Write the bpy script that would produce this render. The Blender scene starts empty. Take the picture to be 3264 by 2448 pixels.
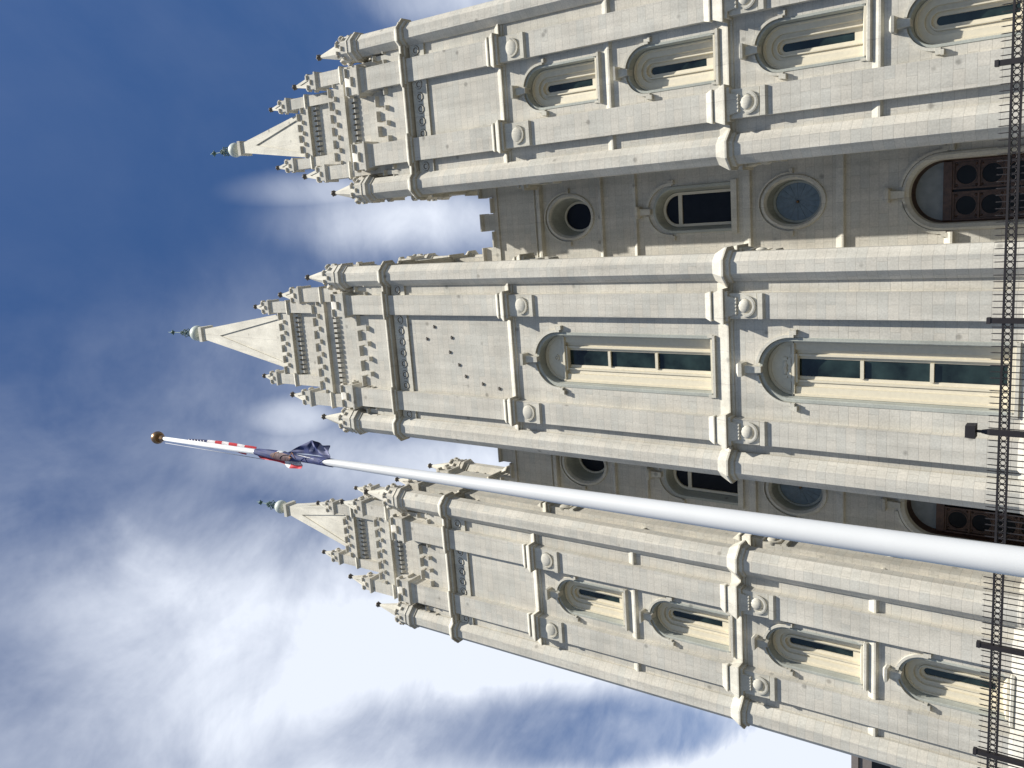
import bpy, math, random
from mathutils import Vector, Matrix
random.seed(7)
R = math.radians
PI = math.pi
scene = bpy.context.scene
C = scene.collection

# ------------------------------------------------------------------ camera, sky, sun, exposure
cam_data = bpy.data.cameras.new("camera")
cam = bpy.data.objects.new("camera", cam_data)
C.objects.link(cam)
scene.camera = cam
cam_data.sensor_width = 36.0
cam_data.lens = 2769.5 / 3264 * 36.0
cam_data.clip_start = 0.1
cam_data.clip_end = 5000
r_ = Vector((0.97931953, 0.19479999, 0.05464635))
u_ = Vector((0.07186608, -0.58742023, 0.80608482))
f_ = Vector((-0.18912869, 0.78548739, 0.58927161))
cm = Matrix((-u_, r_, -f_)).transposed().to_4x4()      # the phone was held sideways: world up is picture left
cm.translation = Vector((7.189, -35.377, 1.6))
cam.matrix_world = cm
scene.render.resolution_x = 1024
scene.render.resolution_y = 768

SUN_TO = Vector((-0.88, 1.0, -2.3)).normalized()
sun_el = math.asin(-SUN_TO.z)
sun_az = math.atan2(-SUN_TO.x, -SUN_TO.y)               # clockwise from +Y
sd = bpy.data.lights.new("sun", 'SUN')
sd.energy = 5.0
sd.angle = R(0.5)
sd.color = (1.0, 0.95, 0.86)
sun = bpy.data.objects.new("sun", sd)
C.objects.link(sun)
sun.location = (30, -60, 90)
sun.rotation_euler = SUN_TO.to_track_quat('-Z', 'Y').to_euler()

world = bpy.data.worlds.new("World")
scene.world = world
world.use_nodes = True
wt = world.node_tree
for n in list(wt.nodes):
    wt.nodes.remove(n)
WN, WL = wt.nodes, wt.links


def wmath(op, a, b=None, c=None, clamp=False):
    n = WN.new('ShaderNodeMath'); n.operation = op; n.use_clamp = clamp
    for i, v in enumerate((a, b, c)):
        if v is None: continue
        if isinstance(v, (int, float)): n.inputs[i].default_value = v
        else: WL.new(v, n.inputs[i])
    return n.outputs[0]


def wmap(v, a, b, c=0.0, d=1.0):
    n = WN.new('ShaderNodeMapRange'); n.interpolation_type = 'SMOOTHSTEP'
    WL.new(v, n.inputs['Value'])
    for k, x in zip(('From Min', 'From Max', 'To Min', 'To Max'), (a, b, c, d)):
        n.inputs[k].default_value = x
    return n.outputs['Result']


SKY_STRENGTH = 0.05
out = WN.new('ShaderNodeOutputWorld')
bg = WN.new('ShaderNodeBackground')
bg.inputs['Strength'].default_value = SKY_STRENGTH
sky = WN.new('ShaderNodeTexSky')
sky.sky_type = 'NISHITA'
sky.sun_disc = False
sky.sun_elevation = sun_el
sky.sun_rotation = sun_az
sky.altitude = 1300
sky.air_density = 1.0
sky.dust_density = 0.3
sky.ozone_density = 2.5
hsv = WN.new('ShaderNodeHueSaturation')
hsv.inputs['Saturation'].default_value = 1.20
hsv.inputs['Value'].default_value = 1.46
hsv.inputs['Hue'].default_value = 0.505
WL.new(sky.outputs[0], hsv.inputs['Color'])
tc = WN.new('ShaderNodeTexCoord')
sep = WN.new('ShaderNodeSeparateXYZ')
WL.new(tc.outputs['Generated'], sep.inputs[0])
zc = wmath('MAXIMUM', sep.outputs['Z'], 0.05)
px = wmath('DIVIDE', sep.outputs['X'], zc)
py = wmath('DIVIDE', sep.outputs['Y'], zc)
comb = WN.new('ShaderNodeCombineXYZ')
WL.new(px, comb.inputs[0]); WL.new(py, comb.inputs[1])


def wnoise(scale, detail, rough, dist, rot=0.0, stretch=(1, 1, 1), off=(0, 0, 0)):
    m = WN.new('ShaderNodeMapping')
    m.inputs['Rotation'].default_value = (0, 0, rot)
    m.inputs['Scale'].default_value = stretch
    m.inputs['Location'].default_value = off
    WL.new(comb.outputs[0], m.inputs[0])
    n = WN.new('ShaderNodeTexNoise')
    n.inputs['Scale'].default_value = scale
    n.inputs['Detail'].default_value = detail
    n.inputs['Roughness'].default_value = rough
    n.inputs['Distortion'].default_value = dist
    WL.new(m.outputs[0], n.inputs['Vector'])
    return n.outputs[0]


def wblob(dx, dy, rx, ry, rot):
    """soft elliptical cloud bank on the cloud layer, centred over ground point (dx, dy) per metre of height"""
    m = WN.new('ShaderNodeMapping'); m.vector_type = 'TEXTURE'
    m.inputs['Location'].default_value = (dx, dy, 0)
    m.inputs['Rotation'].default_value = (0, 0, rot)
    m.inputs['Scale'].default_value = (rx, ry, 1)
    WL.new(comb.outputs[0], m.inputs[0])
    l = WN.new('ShaderNodeVectorMath'); l.operation = 'LENGTH'
    WL.new(m.outputs[0], l.inputs[0])
    return l.outputs['Value']


def sky_uv(x, y):
    U = 2448 - y; V = x
    d = f_ * 2769.5 + r_ * (U - 1224) - u_ * (V - 1632)
    return d.x / d.z, d.y / d.z


BLOBS = []     # (pixel-derived direction, size, rotation, amount) of the cloud banks


def bank(x, y, sx, sy, amt, edge=0.9):
    cx, cy = sky_uv(x, y)
    ax, ay = sky_uv(x + sx, y)
    bx, by = sky_uv(x, y + sy)
    ra = math.hypot(ax - cx, ay - cy); rb = math.hypot(bx - cx, by - cy)
    rot = math.atan2(ay - cy, ax - cx)
    l = wblob(cx, cy, ra, rb, rot)
    return l, amt


warp = wnoise(2.6, 6, 0.6, 0.6)
fine = wnoise(6.0, 8, 0.58, 0.5, rot=0.5, stretch=(1.0, 0.8, 1), off=(3, 1, 0))
veil = wnoise(2.4, 7, 0.6, 0.4, rot=0.5, stretch=(1.0, 0.8, 1), off=(1.3, 4.2, 0))
total = None
for (x, y, sx, sy, amt) in (
        (1560, 2130, 640, 330, 1.15),      # large white bank lower in the picture
        (930, 2440, 360, 150, 0.6),
        (2560, 2440, 430, 190, 1.2),
        (1330, 700, 300, 110, 0.75),
        (1080, 610, 230, 60, 0.55),        # bright cloud between the towers
        (1450, 1480, 400, 110, 0.6),
        (1500, 0, 220, 90, 0.5),          # top edge
        (940, 1330, 120, 60, 0.45),
        (560, 1900, 480, 330, 0.16),
        (350, 2300, 420, 180, 0.32)):
    l, a = bank(x, y, sx, sy, amt)
    lw = wmath('ADD', l, wmath('MULTIPLY', wmath('SUBTRACT', warp, 0.5), 1.1))
    m = wmath('MULTIPLY', wmap(lw, 1.45, 0.2), a)
    total = m if total is None else wmath('MAXIMUM', total, m)
hole, _ = bank(1960, 2330, 400, 120, 1)        # clear blue strip below the white bank
hw = wmath('ADD', hole, wmath('MULTIPLY', wmath('SUBTRACT', warp, 0.5), 1.0))
holem = wmap(hw, 1.35, 0.5)
bank_tex = wmath('ADD', wmath('MULTIPLY', fine, 1.0), 0.42)
solid = wmath('MULTIPLY', total, bank_tex)
solid = wmath('MULTIPLY', solid, wmath('SUBTRACT', 1.0, wmath('MULTIPLY', holem, 0.92)))
# thin veil everywhere except towards the clear upper right
lx, _ = bank(350, 250, 1100, 750, 1)
clear = wmap(lx, 0.6, 1.6, 0.12, 1.0)
vv = wmath('MULTIPLY', wmap(wmath('ADD', wmath('MULTIPLY', veil, 0.7), wmath('MULTIPLY', fine, 0.3)), 0.28, 0.80), 0.44)
vv = wmath('MULTIPLY', vv, clear)
cl = wmath('ADD', solid, vv, clamp=True)
mix = WN.new('ShaderNodeMix'); mix.data_type = 'RGBA'
WL.new(cl, mix.inputs['Factor'])
WL.new(hsv.outputs[0], mix.inputs['A'])
CLOUD = 12.0
mix.inputs['B'].default_value = (0.91 * CLOUD, 0.97 * CLOUD, 1.09 * CLOUD, 1)
WL.new(mix.outputs['Result'], bg.inputs['Color'])
WL.new(bg.outputs[0], out.inputs['Surface'])

scene.view_settings.view_transform = 'Standard'
scene.view_settings.look = 'None'
scene.view_settings.gamma = 1
scene.view_settings.use_curve_mapping = False
scene.view_settings.exposure = 0.66

# ------------------------------------------------------------------ materials
MATS = {}


def new_mat(name):
    m = bpy.data.materials.new(name); m.use_nodes = True
    MATS[name] = m
    return m, m.node_tree.nodes, m.node_tree.links, m.node_tree.nodes['Principled BSDF']


def math_n(N, L, op, a, b=None, clamp=False):
    n = N.new('ShaderNodeMath'); n.operation = op; n.use_clamp = clamp
    for i, v in enumerate((a, b)):
        if v is None: continue
        if isinstance(v, (int, float)): n.inputs[i].default_value = v
        else: L.new(v, n.inputs[i])
    return n.outputs[0]


def stone(name, c1, c2, mortar, bw=0.86, rh=0.392, blocks=True, tint=1.0):
    m, N, L, b = new_mat(name)
    b.inputs['Roughness'].default_value = 0.88
    b.inputs['Specular IOR Level'].default_value = 0.25
    g = N.new('ShaderNodeNewGeometry')
    sp = N.new('ShaderNodeSeparateXYZ'); L.new(g.outputs['Position'], sp.inputs[0])
    sn = N.new('ShaderNodeSeparateXYZ'); L.new(g.outputs['True Normal'], sn.inputs[0])
    ax = math_n(N, L, 'ABSOLUTE', sn.outputs['X'])
    side = math_n(N, L, 'GREATER_THAN', ax, 0.8)
    inv = math_n(N, L, 'SUBTRACT', 1.0, side)
    hor = math_n(N, L, 'ADD', math_n(N, L, 'MULTIPLY', sp.outputs['X'], inv),
                 math_n(N, L, 'MULTIPLY', sp.outputs['Y'], side))
    cb = N.new('ShaderNodeCombineXYZ')
    L.new(hor, cb.inputs[0]); L.new(sp.outputs['Z'], cb.inputs[1])
    # broad stains and fine granite speckle
    n1 = N.new('ShaderNodeTexNoise'); n1.inputs['Scale'].default_value = 0.55; n1.inputs['Detail'].default_value = 6
    n1.inputs['Roughness'].default_value = 0.6
    L.new(g.outputs['Position'], n1.inputs['Vector'])
    n2 = N.new('ShaderNodeTexNoise'); n2.inputs['Scale'].default_value = 14; n2.inputs['Detail'].default_value = 4
    L.new(g.outputs['Position'], n2.inputs['Vector'])
    br = N.new('ShaderNodeTexBrick')
    br.offset = 0.5
    br.inputs['Scale'].default_value = 1.0
    br.inputs['Brick Width'].default_value = bw
    br.inputs['Row Height'].default_value = rh
    br.inputs['Mortar Size'].default_value = 0.011
    br.inputs['Mortar Smooth'].default_value = 0.4
    br.inputs['Bias'].default_value = -0.15
    br.inputs['Color1'].default_value = (*c1, 1)
    br.inputs['Color2'].default_value = (*c2, 1)
    br.inputs['Mortar'].default_value = (*mortar, 1)
    L.new(cb.outputs[0], br.inputs['Vector'])
    r1 = N.new('ShaderNodeMapRange'); L.new(n1.outputs[0], r1.inputs[0])
    r1.inputs[1].default_value = 0.3; r1.inputs[2].default_value = 0.7
    r1.inputs[3].default_value = 0.86; r1.inputs[4].default_value = 1.08
    r2 = N.new('ShaderNodeMapRange'); L.new(n2.outputs[0], r2.inputs[0])
    r2.inputs[1].default_value = 0.3; r2.inputs[2].default_value = 0.7
    r2.inputs[3].default_value = 0.88; r2.inputs[4].default_value = 1.08
    # sparse iron-grey blotches in the granite
    vo = N.new('ShaderNodeTexVoronoi'); vo.inputs['Scale'].default_value = 0.75
    L.new(g.outputs['Position'], vo.inputs['Vector'])
    vr = N.new('ShaderNodeMapRange'); L.new(vo.outputs['Distance'], vr.inputs[0])
    vr.inputs[1].default_value = 0.05; vr.inputs[2].default_value = 0.11
    vr.inputs[3].default_value = 0.62; vr.inputs[4].default_value = 1.0
    mul = math_n(N, L, 'MULTIPLY', math_n(N, L, 'MULTIPLY', r1.outputs[0], r2.outputs[0]), vr.outputs[0])
    # rain streaks: noise stretched down the wall
    mp = N.new('ShaderNodeMapping'); mp.inputs['Scale'].default_value = (1.6, 1.6, 0.10)
    L.new(g.outputs['Position'], mp.inputs[0])
    n3 = N.new('ShaderNodeTexNoise'); n3.inputs['Scale'].default_value = 1.6; n3.inputs['Detail'].default_value = 5
    L.new(mp.outputs[0], n3.inputs['Vector'])
    r3 = N.new('ShaderNodeMapRange'); L.new(n3.outputs[0], r3.inputs[0])
    r3.inputs[1].default_value = 0.35; r3.inputs[2].default_value = 0.7
    r3.inputs[3].default_value = 1.05; r3.inputs[4].default_value = 0.86
    mul = math_n(N, L, 'MULTIPLY', mul, r3.outputs[0])
    vm = N.new('ShaderNodeVectorMath'); vm.operation = 'SCALE'
    if blocks:
        L.new(br.outputs['Color'], vm.inputs[0])
    else:
        vm.inputs[0].default_value = c1
    L.new(mul, vm.inputs['Scale'])
    L.new(vm.outputs[0], b.inputs['Base Color'])
    bp = N.new('ShaderNodeBump'); bp.inputs['Strength'].default_value = 0.35; bp.inputs['Distance'].default_value = 0.012
    hgt = math_n(N, L, 'ADD', math_n(N, L, 'MULTIPLY', n2.outputs[0], 0.35),
                 math_n(N, L, 'MULTIPLY', br.outputs['Fac'], -0.8 if blocks else 0.0))
    L.new(hgt, bp.inputs['Height'])
    L.new(bp.outputs[0], b.inputs['Normal'])
    return m


M_ST = stone('granite_blocks', (0.550, 0.520, 0.452), (0.490, 0.480, 0.430), (0.42, 0.398, 0.345), bw=1.12)
M_TR = stone('granite_trim', (0.575, 0.55, 0.475), (0.51, 0.49, 0.42), (0.40, 0.37, 0.33), blocks=True, bw=1.5, rh=50)
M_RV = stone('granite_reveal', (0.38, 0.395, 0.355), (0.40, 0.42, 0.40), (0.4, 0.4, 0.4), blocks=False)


def plain(name, col, rough=0.5, metal=0.0, spec=0.5, var=0.06, scale=6.0):
    m, N, L, b = new_mat(name)
    b.inputs['Roughness'].default_value = rough
    b.inputs['Metallic'].default_value = metal
    b.inputs['Specular IOR Level'].default_value = spec
    g = N.new('ShaderNodeNewGeometry')
    n = N.new('ShaderNodeTexNoise'); n.inputs['Scale'].default_value = scale; n.inputs['Detail'].default_value = 5
    L.new(g.outputs['Position'], n.inputs['Vector'])
    r = N.new('ShaderNodeMapRange'); L.new(n.outputs[0], r.inputs[0])
    r.inputs[1].default_value = 0.3; r.inputs[2].default_value = 0.7
    r.inputs[3].default_value = 1 - var; r.inputs[4].default_value = 1 + var
    vm = N.new('ShaderNodeVectorMath'); vm.operation = 'SCALE'; vm.inputs[0].default_value = col
    L.new(r.outputs[0], vm.inputs['Scale'])
    L.new(vm.outputs[0], b.inputs['Base Color'])
    return m


M_CR = plain('cream_paint', (0.59, 0.54, 0.42), 0.6, var=0.05)
M_GL = plain('window_glass', (0.014, 0.024, 0.022), 0.10, spec=0.35, var=0.8, scale=1.1)
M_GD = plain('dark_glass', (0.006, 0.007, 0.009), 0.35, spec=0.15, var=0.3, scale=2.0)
M_GB = plain('leaded_glass', (0.13, 0.17, 0.19), 0.35, spec=0.5, var=0.2, scale=5.0)
M_GLN = plain('lunette_glass', (0.20, 0.21, 0.20), 0.4, spec=0.5, var=0.15, scale=3.0)
M_CU = plain('verdigris_metal', (0.05, 0.11, 0.10), 0.6, var=0.4, scale=9)
M_LAMPB = plain('roof_ball_metal', (0.52, 0.56, 0.50), 0.45, var=0.06)
M_DK = plain('finial_stone_groove_shade', (0.13, 0.115, 0.10), 0.85, var=0.3, scale=12)  # dark finials and stars; also paints groove shade on the frieze rings
M_IR = plain('iron_black', (0.018, 0.015, 0.016), 0.5, spec=0.4, var=0.2)
M_WH = plain('white_pole_paint', (0.62, 0.63, 0.63), 0.4, spec=0.5, var=0.02, scale=2)
M_BR = plain('gilded_ball', (0.26, 0.15, 0.07), 0.34, metal=0.8, var=0.2)
M_BZ = plain('bronze_door', (0.075, 0.04, 0.026), 0.45, metal=0.3, var=0.35, scale=7)
M_PAV = plain('plaza_dark', (0.055, 0.052, 0.045), 0.9, var=0.2, scale=0.6)  # unseen ground coloured dark so less light bounces onto the walls
M_NV = plain('navy_cloth', (0.024, 0.036, 0.125), 0.75, var=0.35, scale=9)
M_NL = plain('navy_cloth_lit_through', (0.20, 0.21, 0.33), 0.75, var=0.3, scale=9)  # navy flag cloth with light shining through put into its colour
M_RD = plain('red_cloth', (0.50, 0.02, 0.035), 0.75, var=0.15, scale=9)
M_WC = plain('white_cloth', (0.72, 0.70, 0.70), 0.75, var=0.1, scale=9)
M_GO = plain('gold_cloth', (0.30, 0.13, 0.05), 0.7, var=0.5, scale=18)
M_SE = plain('seal_cloth', (0.10, 0.055, 0.06), 0.75, var=0.6, scale=22)
M_LT = plain('roof_lead', (0.64, 0.61, 0.54), 0.6, var=0.04)
M_OF = plain('office_wall', (0.16, 0.14, 0.13), 0.8, var=0.1)
M_ROPE = plain('halyard_rope', (0.35, 0.36, 0.38), 0.8, var=0.1)


# ------------------------------------------------------------------ mesh builder
class MB:
    def __init__(s):
        s.v = []; s.f = []; s.m = []; s.mats = []; s.T = Matrix.Identity(4); s.smooth = []

    def mi(s, mat):
        if mat not in s.mats: s.mats.append(mat)
        return s.mats.index(mat)

    def pts(s, ps):
        i0 = len(s.v)
        for p in ps: s.v.append(tuple(s.T @ Vector(p)))
        return list(range(i0, i0 + len(ps)))

    def poly(s, ps, mat, sm=False):
        s.f.append(s.pts(ps)); s.m.append(s.mi(mat)); s.smooth.append(sm)

    def face(s, idx, mat, sm=False):
        s.f.append(list(idx)); s.m.append(s.mi(mat)); s.smooth.append(sm)

    def box(s, x0, x1, y0, y1, z0, z1, mat):
        s.frus((x0, x1, y0, y1, z0), (x0, x1, y0, y1, z1), mat)

    def frus(s, a, b, mat, cap=True):
        x0, x1, y0, y1, z = a
        i = s.pts([(x0, y0, z), (x1, y0, z), (x1, y1, z), (x0, y1, z)])
        x0, x1, y0, y1, z = b
        j = s.pts([(x0, y0, z), (x1, y0, z), (x1, y1, z), (x0, y1, z)])
        for k in range(4):
            n = (k + 1) % 4
            s.face((i[k], i[n], j[n], j[k]), mat)
        if cap:
            s.face((i[3], i[2], i[1], i[0]), mat); s.face(j, mat)

    def rings(s, rings, mat, closed=True, sm=False, cap0=False, cap1=False):
        """skin a list of equal-length point rings"""
        ids = [s.pts(r) for r in rings]
        n = len(ids[0])
        for a, b in zip(ids, ids[1:]):
            for k in range(n if closed else n - 1):
                q = (k + 1) % n
                s.face((a[k], a[q], b[q], b[k]), mat, sm)
        if cap0: s.face(ids[0][::-1], mat)
        if cap1: s.face(ids[-1], mat)
        return ids

    def oct(s, cx, cy, prof, mat, n=8, rot=PI / 8, sm=False, cap0=True, cap1=True, flat=True):
        """prof: (r, z); for n=8 r is the half width across flats"""
        k_ = 1 / math.cos(PI / n) if flat else 1
        rs = [[(cx + r * k_ * math.cos(rot + 2 * PI * k / n), cy + r * k_ * math.sin(rot + 2 * PI * k / n), z)
               for k in range(n)] for r, z in prof]
        s.rings(rs, mat, sm=sm, cap0=cap0, cap1=cap1)

    def sphere(s, c, r, mat, n=14, sx=1, sy=1, sz=1):
        rs = []
        for j in range(1, n // 2):
            t = PI * j / (n // 2)
            rs.append([(c[0] + sx * r * math.sin(t) * math.cos(2 * PI * k / n),
                        c[1] + sy * r * math.sin(t) * math.sin(2 * PI * k / n), c[2] - sz * r * math.cos(t)) for k in range(n)])
        ids = s.rings(rs, mat, sm=True)
        b = s.pts([(c[0], c[1], c[2] - sz * r)])[0]; t = s.pts([(c[0], c[1], c[2] + sz * r)])[0]
        for k in range(n):
            q = (k + 1) % n
            s.face((ids[0][q], ids[0][k], b), mat, True); s.face((ids[-1][k], ids[-1][q], t), mat, True)

    def tube(s, p0, p1, r0, r1, mat, n=16, caps=True):
        p0 = Vector(p0); p1 = Vector(p1); d = (p1 - p0).normalized()
        a = d.orthogonal().normalized(); b = d.cross(a)
        rs = [[tuple(p + a * r * math.cos(2 * PI * k / n) + b * r * math.sin(2 * PI * k / n)) for k in range(n)]
              for p, r in ((p0, r0), (p1, r1))]
        s.rings(rs, mat, sm=True, cap0=caps, cap1=caps)

    def torus(s, c, R0, r, ax, mat, n=16, m=6):
        """ax: 'y' ring lies in the XZ plane, 'z' in XY"""
        rs = []
        for k in range(n + 1):
            t = 2 * PI * k / n
            ring = []
            for j in range(m):
                w = 2 * PI * j / m
                rr = R0 + r * math.cos(w)
                if ax == 'y': ring.append((c[0] + rr * math.cos(t), c[1] + r * math.sin(w), c[2] + rr * math.sin(t)))
                else: ring.append((c[0] + rr * math.cos(t), c[1] + rr * math.sin(t), c[2] + r * math.sin(w)))
            rs.append(ring)
        s.rings(rs, mat, sm=True)

    def build(s, name, parent=None, loc=(0, 0, 0), rz=0, label=None):
        me = bpy.data.meshes.new(name)
        me.from_pydata(s.v, [], s.f)
        for m in s.mats: me.materials.append(m)
        me.polygons.foreach_set('material_index', s.m)
        me.polygons.foreach_set('use_smooth', s.smooth)
        import bmesh
        bm = bmesh.new(); bm.from_mesh(me)
        bmesh.ops.remove_doubles(bm, verts=bm.verts, dist=0.0002)
        bmesh.ops.recalc_face_normals(bm, faces=bm.faces)
        bm.to_mesh(me); bm.free()
        o = bpy.data.objects.new(name, me)
        C.objects.link(o)
        o.parent = parent
        o.location = loc
        o.rotation_euler = (0, 0, rz)
        if label: o['label'] = label
        return o


def empty(name, loc, label, cat):
    o = bpy.data.objects.new(name, None); C.objects.link(o)
    o.location = loc; o['label'] = label; o['category'] = cat
    return o


def tag(o, label=None, cat=None, group=None, kind=None):
    if label: o['label'] = label
    if cat: o['category'] = cat
    if group: o['group'] = group
    if kind: o['kind'] = kind
    return o


def copy_tree(o, parent=None, loc=None, rz=None, label=None):
    c = o.copy(); C.objects.link(c); c.parent = parent
    if loc is not None: c.location = loc
    if rz is not None: c.rotation_euler = (0, 0, rz)
    if label: c['label'] = label
    for ch in list(o.children):
        copy_tree(ch, c)
    return c


def arch_line(cx, r, zs, zb, n=20, rz=None):
    """open outline: bottom left, up, over the arch, down to bottom right"""
    rz = rz or r
    p = [(cx - r, zb), (cx - r, zs)]
    p += [(cx - r * math.cos(PI * k / n), zs + rz * math.sin(PI * k / n)) for k in range(1, n)]
    p += [(cx + r, zs), (cx + r, zb)]
    return p


def ell_line(cx, cz, rx, rz, n=40):
    return [(cx + rx * math.cos(2 * PI * k / n), cz + rz * math.sin(2 * PI * k / n)) for k in range(n)]


def wall_openings(mb, x0, x1, z0, z1, ops, mat, y=0.0):
    """vertical wall sheet at depth y with stacked openings: ('arch', cx, r, zs, zb) or ('oval', cx, cz, rx, rz)"""
    z = z0
    for op in ops:
        if op[0] == 'arch':
            _, cx, r, zs, zb = op
            top = zs + r + 0.12
            if zb > z + 1e-4: mb.poly([(x0, y, z), (x1, y, z), (x1, y, zb), (x0, y, zb)], mat)
            mb.poly([(x0, y, zb), (cx - r, y, zb), (cx - r, y, zs), (x0, y, zs)], mat)
            mb.poly([(cx + r, y, zb), (x1, y, zb), (x1, y, zs), (cx + r, y, zs)], mat)
            n = 20
            A = [(cx - r * math.cos(PI * k / n), zs + r * math.sin(PI * k / n)) for k in range(n + 1)]
            B = []
            for (ax, az) in A:
                k = A.index((ax, az)) / n
                B.append((x0 + (x1 - x0) * k, top))
            B[0] = (x0, zs); B[-1] = (x1, zs)
            B.insert(1, (x0, top)); B.insert(-1, (x1, top))
            A2 = [A[0], A[0]] + A[1:-1] + [A[-1], A[-1]]
            for i in range(len(A2) - 1):
                q = [A2[i], A2[i + 1], B[i + 1], B[i]]
                q2 = []
                for p in q:
                    if p not in q2: q2.append(p)
                if len(q2) > 2: mb.poly([(p[0], y, p[1]) for p in q2], mat)
            z = top
        else:
            _, cx, cz, rx, rz = op
            bz, tz = cz - rz - 0.1, cz + rz + 0.1
            if bz > z: mb.poly([(x0, y, z), (x1, y, z), (x1, y, bz), (x0, y, bz)], mat)
            n = 40
            E = ell_line(cx, cz, rx, rz, n)
            hw = max(x1 - cx, cx - x0); hh = (tz - bz) / 2
            O = []
            for k in range(n):
                t = 2 * PI * k / n
                c, s_ = math.cos(t), math.sin(t)
                sc = min(1 / abs(c) if abs(c) > 1e-6 else 1e9, 1 / abs(s_) if abs(s_) > 1e-6 else 1e9)
                ox, oz = c * sc, s_ * sc
                O.append(((x1 - cx) * ox + cx if ox > 0 else cx + (cx - x0) * ox, cz + hh * oz))
            for k in range(n):
                q = (k + 1) % n
                mb.poly([(E[k][0], y, E[k][1]), (E[q][0], y, E[q][1]), (O[q][0], y, O[q][1]), (O[k][0], y, O[k][1])], mat)
            # corners of the surround
            for sx, sz in ((1, 1), (-1, 1), (-1, -1), (1, -1)):
                corner = (x1 if sx > 0 else x0, tz if sz > 0 else bz)
                best = [p for p in O if (p[0] - cx) * sx > 0 and (p[1] - cz) * sz > 0]
                pa = max((p for p in O if abs(p[0] - corner[0]) < 1e-4), key=lambda p: p[1] * sz)
                pb = max((p for p in O if abs(p[1] - corner[1]) < 1e-4), key=lambda p: p[0] * sx)
                if abs(pa[1] - corner[1]) > 1e-4 and abs(pb[0] - corner[0]) > 1e-4:
                    mb.poly([(pa[0], y, pa[1]), (corner[0], y, corner[1]), (pb[0], y, pb[1])], mat)
            z = tz
    if z < z1 - 1e-4:
        mb.poly([(x0, y, z), (x1, y, z), (x1, y, z1), (x0, y, z1)], mat)


def loft(mb, secs, mat, closed=False, sm=False):
    """secs: list of (outline in xz, y)"""
    mb.rings([[(p[0], y, p[1]) for p in o] for o, y in secs], mat, closed=closed, sm=sm)


def arch_solid(mb, cx, zs, r0, r1, y0, y1, a0, a1, mat, n=24, rz0=None, rz1=None):
    """solid ring segment in the XZ plane from angle a0 to a1"""
    rz0 = rz0 or r0; rz1 = rz1 or r1
    rs = []
    for k in range(n + 1):
        t = a0 + (a1 - a0) * k / n
        c, s_ = math.cos(t), math.sin(t)
        rs.append([(cx + r0 * c, y0, zs + rz0 * s_), (cx + r1 * c, y0, zs + rz1 * s_),
                   (cx + r1 * c, y1, zs + rz1 * s_), (cx + r0 * c, y1, zs + rz0 * s_)])
    mb.rings(rs, mat, cap0=abs(a1 - a0) < 6.2, cap1=abs(a1 - a0) < 6.2)


def off_poly(P, o):
    n = len(P); out_ = []
    for i in range(n):
        a, b, c = Vector(P[i - 1]), Vector(P[i]), Vector(P[(i + 1) % n])
        d1 = (b - a).normalized(); d2 = (c - b).normalized()
        n1 = Vector((d1.y, -d1.x)); n2 = Vector((d2.y, -d2.x))
        m = n1 + n2
        out_.append(tuple(b + m * o / max(m.dot(n1), 0.3)))
    return out_


def band(mb, P, prof, mat):
    """moulding of profile (out, z) run round the closed plan polygon P"""
    rs = []
    for o, z in prof:
        q = off_poly(P, o)
        rs.append([(x, y, z) for x, y in q])
    mb.rings(rs, mat)


# ------------------------------------------------------------------ the church
church = empty('stone_church', (0, 0, 0),
               'pale granite church front of three spired towers with battlements and arched windows', 'church')
RC = 4.944        # depth of the recessed wall between the towers
DL = 0.37         # depth of bays and strips behind the pier face


class Tower:
    pass


def tower_cfg(kind):
    t = Tower()
    t.kind = kind
    if kind == 'c':
        t.S = 0.0; t.T = 4.30; t.b = 2.21; t.p = 3.30; t.hx = 4.40
        t.dz = 0.0
        t.zc = (36.68, 36.95)
        t.m1 = (38.72, 39.46); t.sp1 = 0.905; t.mw1 = 0.57
        t.pier_lip = 40.02; t.pier_top = 41.0; t.slab = 41.35
        t.tur = (39.72, 40.40, 41.42, 43.40, 43.72)
        t.T2 = 3.34; t.T2z = (42.62, 42.86); t.c2 = (41.68, 42.1); t.b2 = (43.3, 43.76); t.sp2 = 0.80
        t.p2 = (3.29, 0.41); t.p2z = (44.72, 45.5, 46.85, 0.17)
        t.T3 = 2.40; t.T3z = (47.05, 47.36); t.c3 = (46.3, 46.75); t.b3 = (47.8, 48.24); t.sp3 = 0.72
        t.p3 = (2.40, 0.345); t.p3z = (49.05, 49.75, 50.75, 0.15)
        t.pyr = (48.0, 2.0, 59.95, 0.43); t.tri = (57.8, 49.0, 1.56)
        t.cap = (60.3, 60.65, 0.52); t.ball = (61.62, 0.60); t.fin = 65.6
    else:
        t.S = 0.705; t.T = 3.55; t.b = 1.44; t.p = 2.62; t.hx = 3.84
        t.zc = (34.33, 34.62)
        t.m1 = (36.15, 36.88); t.sp1 = 0.80; t.mw1 = 0.5
        t.pier_lip = 37.72; t.pier_top = 38.62; t.slab = 38.98
        t.tur = (37.48, 38.12, 39.04, 41.05, 41.38)
        t.T2 = 2.70; t.T2z = (39.55, 39.82); t.c2 = (38.8, 39.17); t.b2 = (40.42, 40.86); t.sp2 = 0.72
        t.p2 = (2.63, 0.385); t.p2z = (41.80, 42.55, 43.95, 0.16)
        t.T3 = 1.80; t.T3z = (43.75, 44.02); t.c3 = (43.05, 43.45); t.b3 = (44.42, 44.80); t.sp3 = 0.64
        t.p3 = (1.80, 0.31); t.p3z = (45.6, 46.35, 47.4, 0.14)
        t.pyr = (44.5, 1.46, 52.5, 0.36); t.tri = (51.0, 45.2, 1.12)
        t.cap = (52.8, 53.1, 0.44); t.ball = (53.98, 0.50); t.fin = 56.9
    t.hy = t.T - 0.48
    return t


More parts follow.
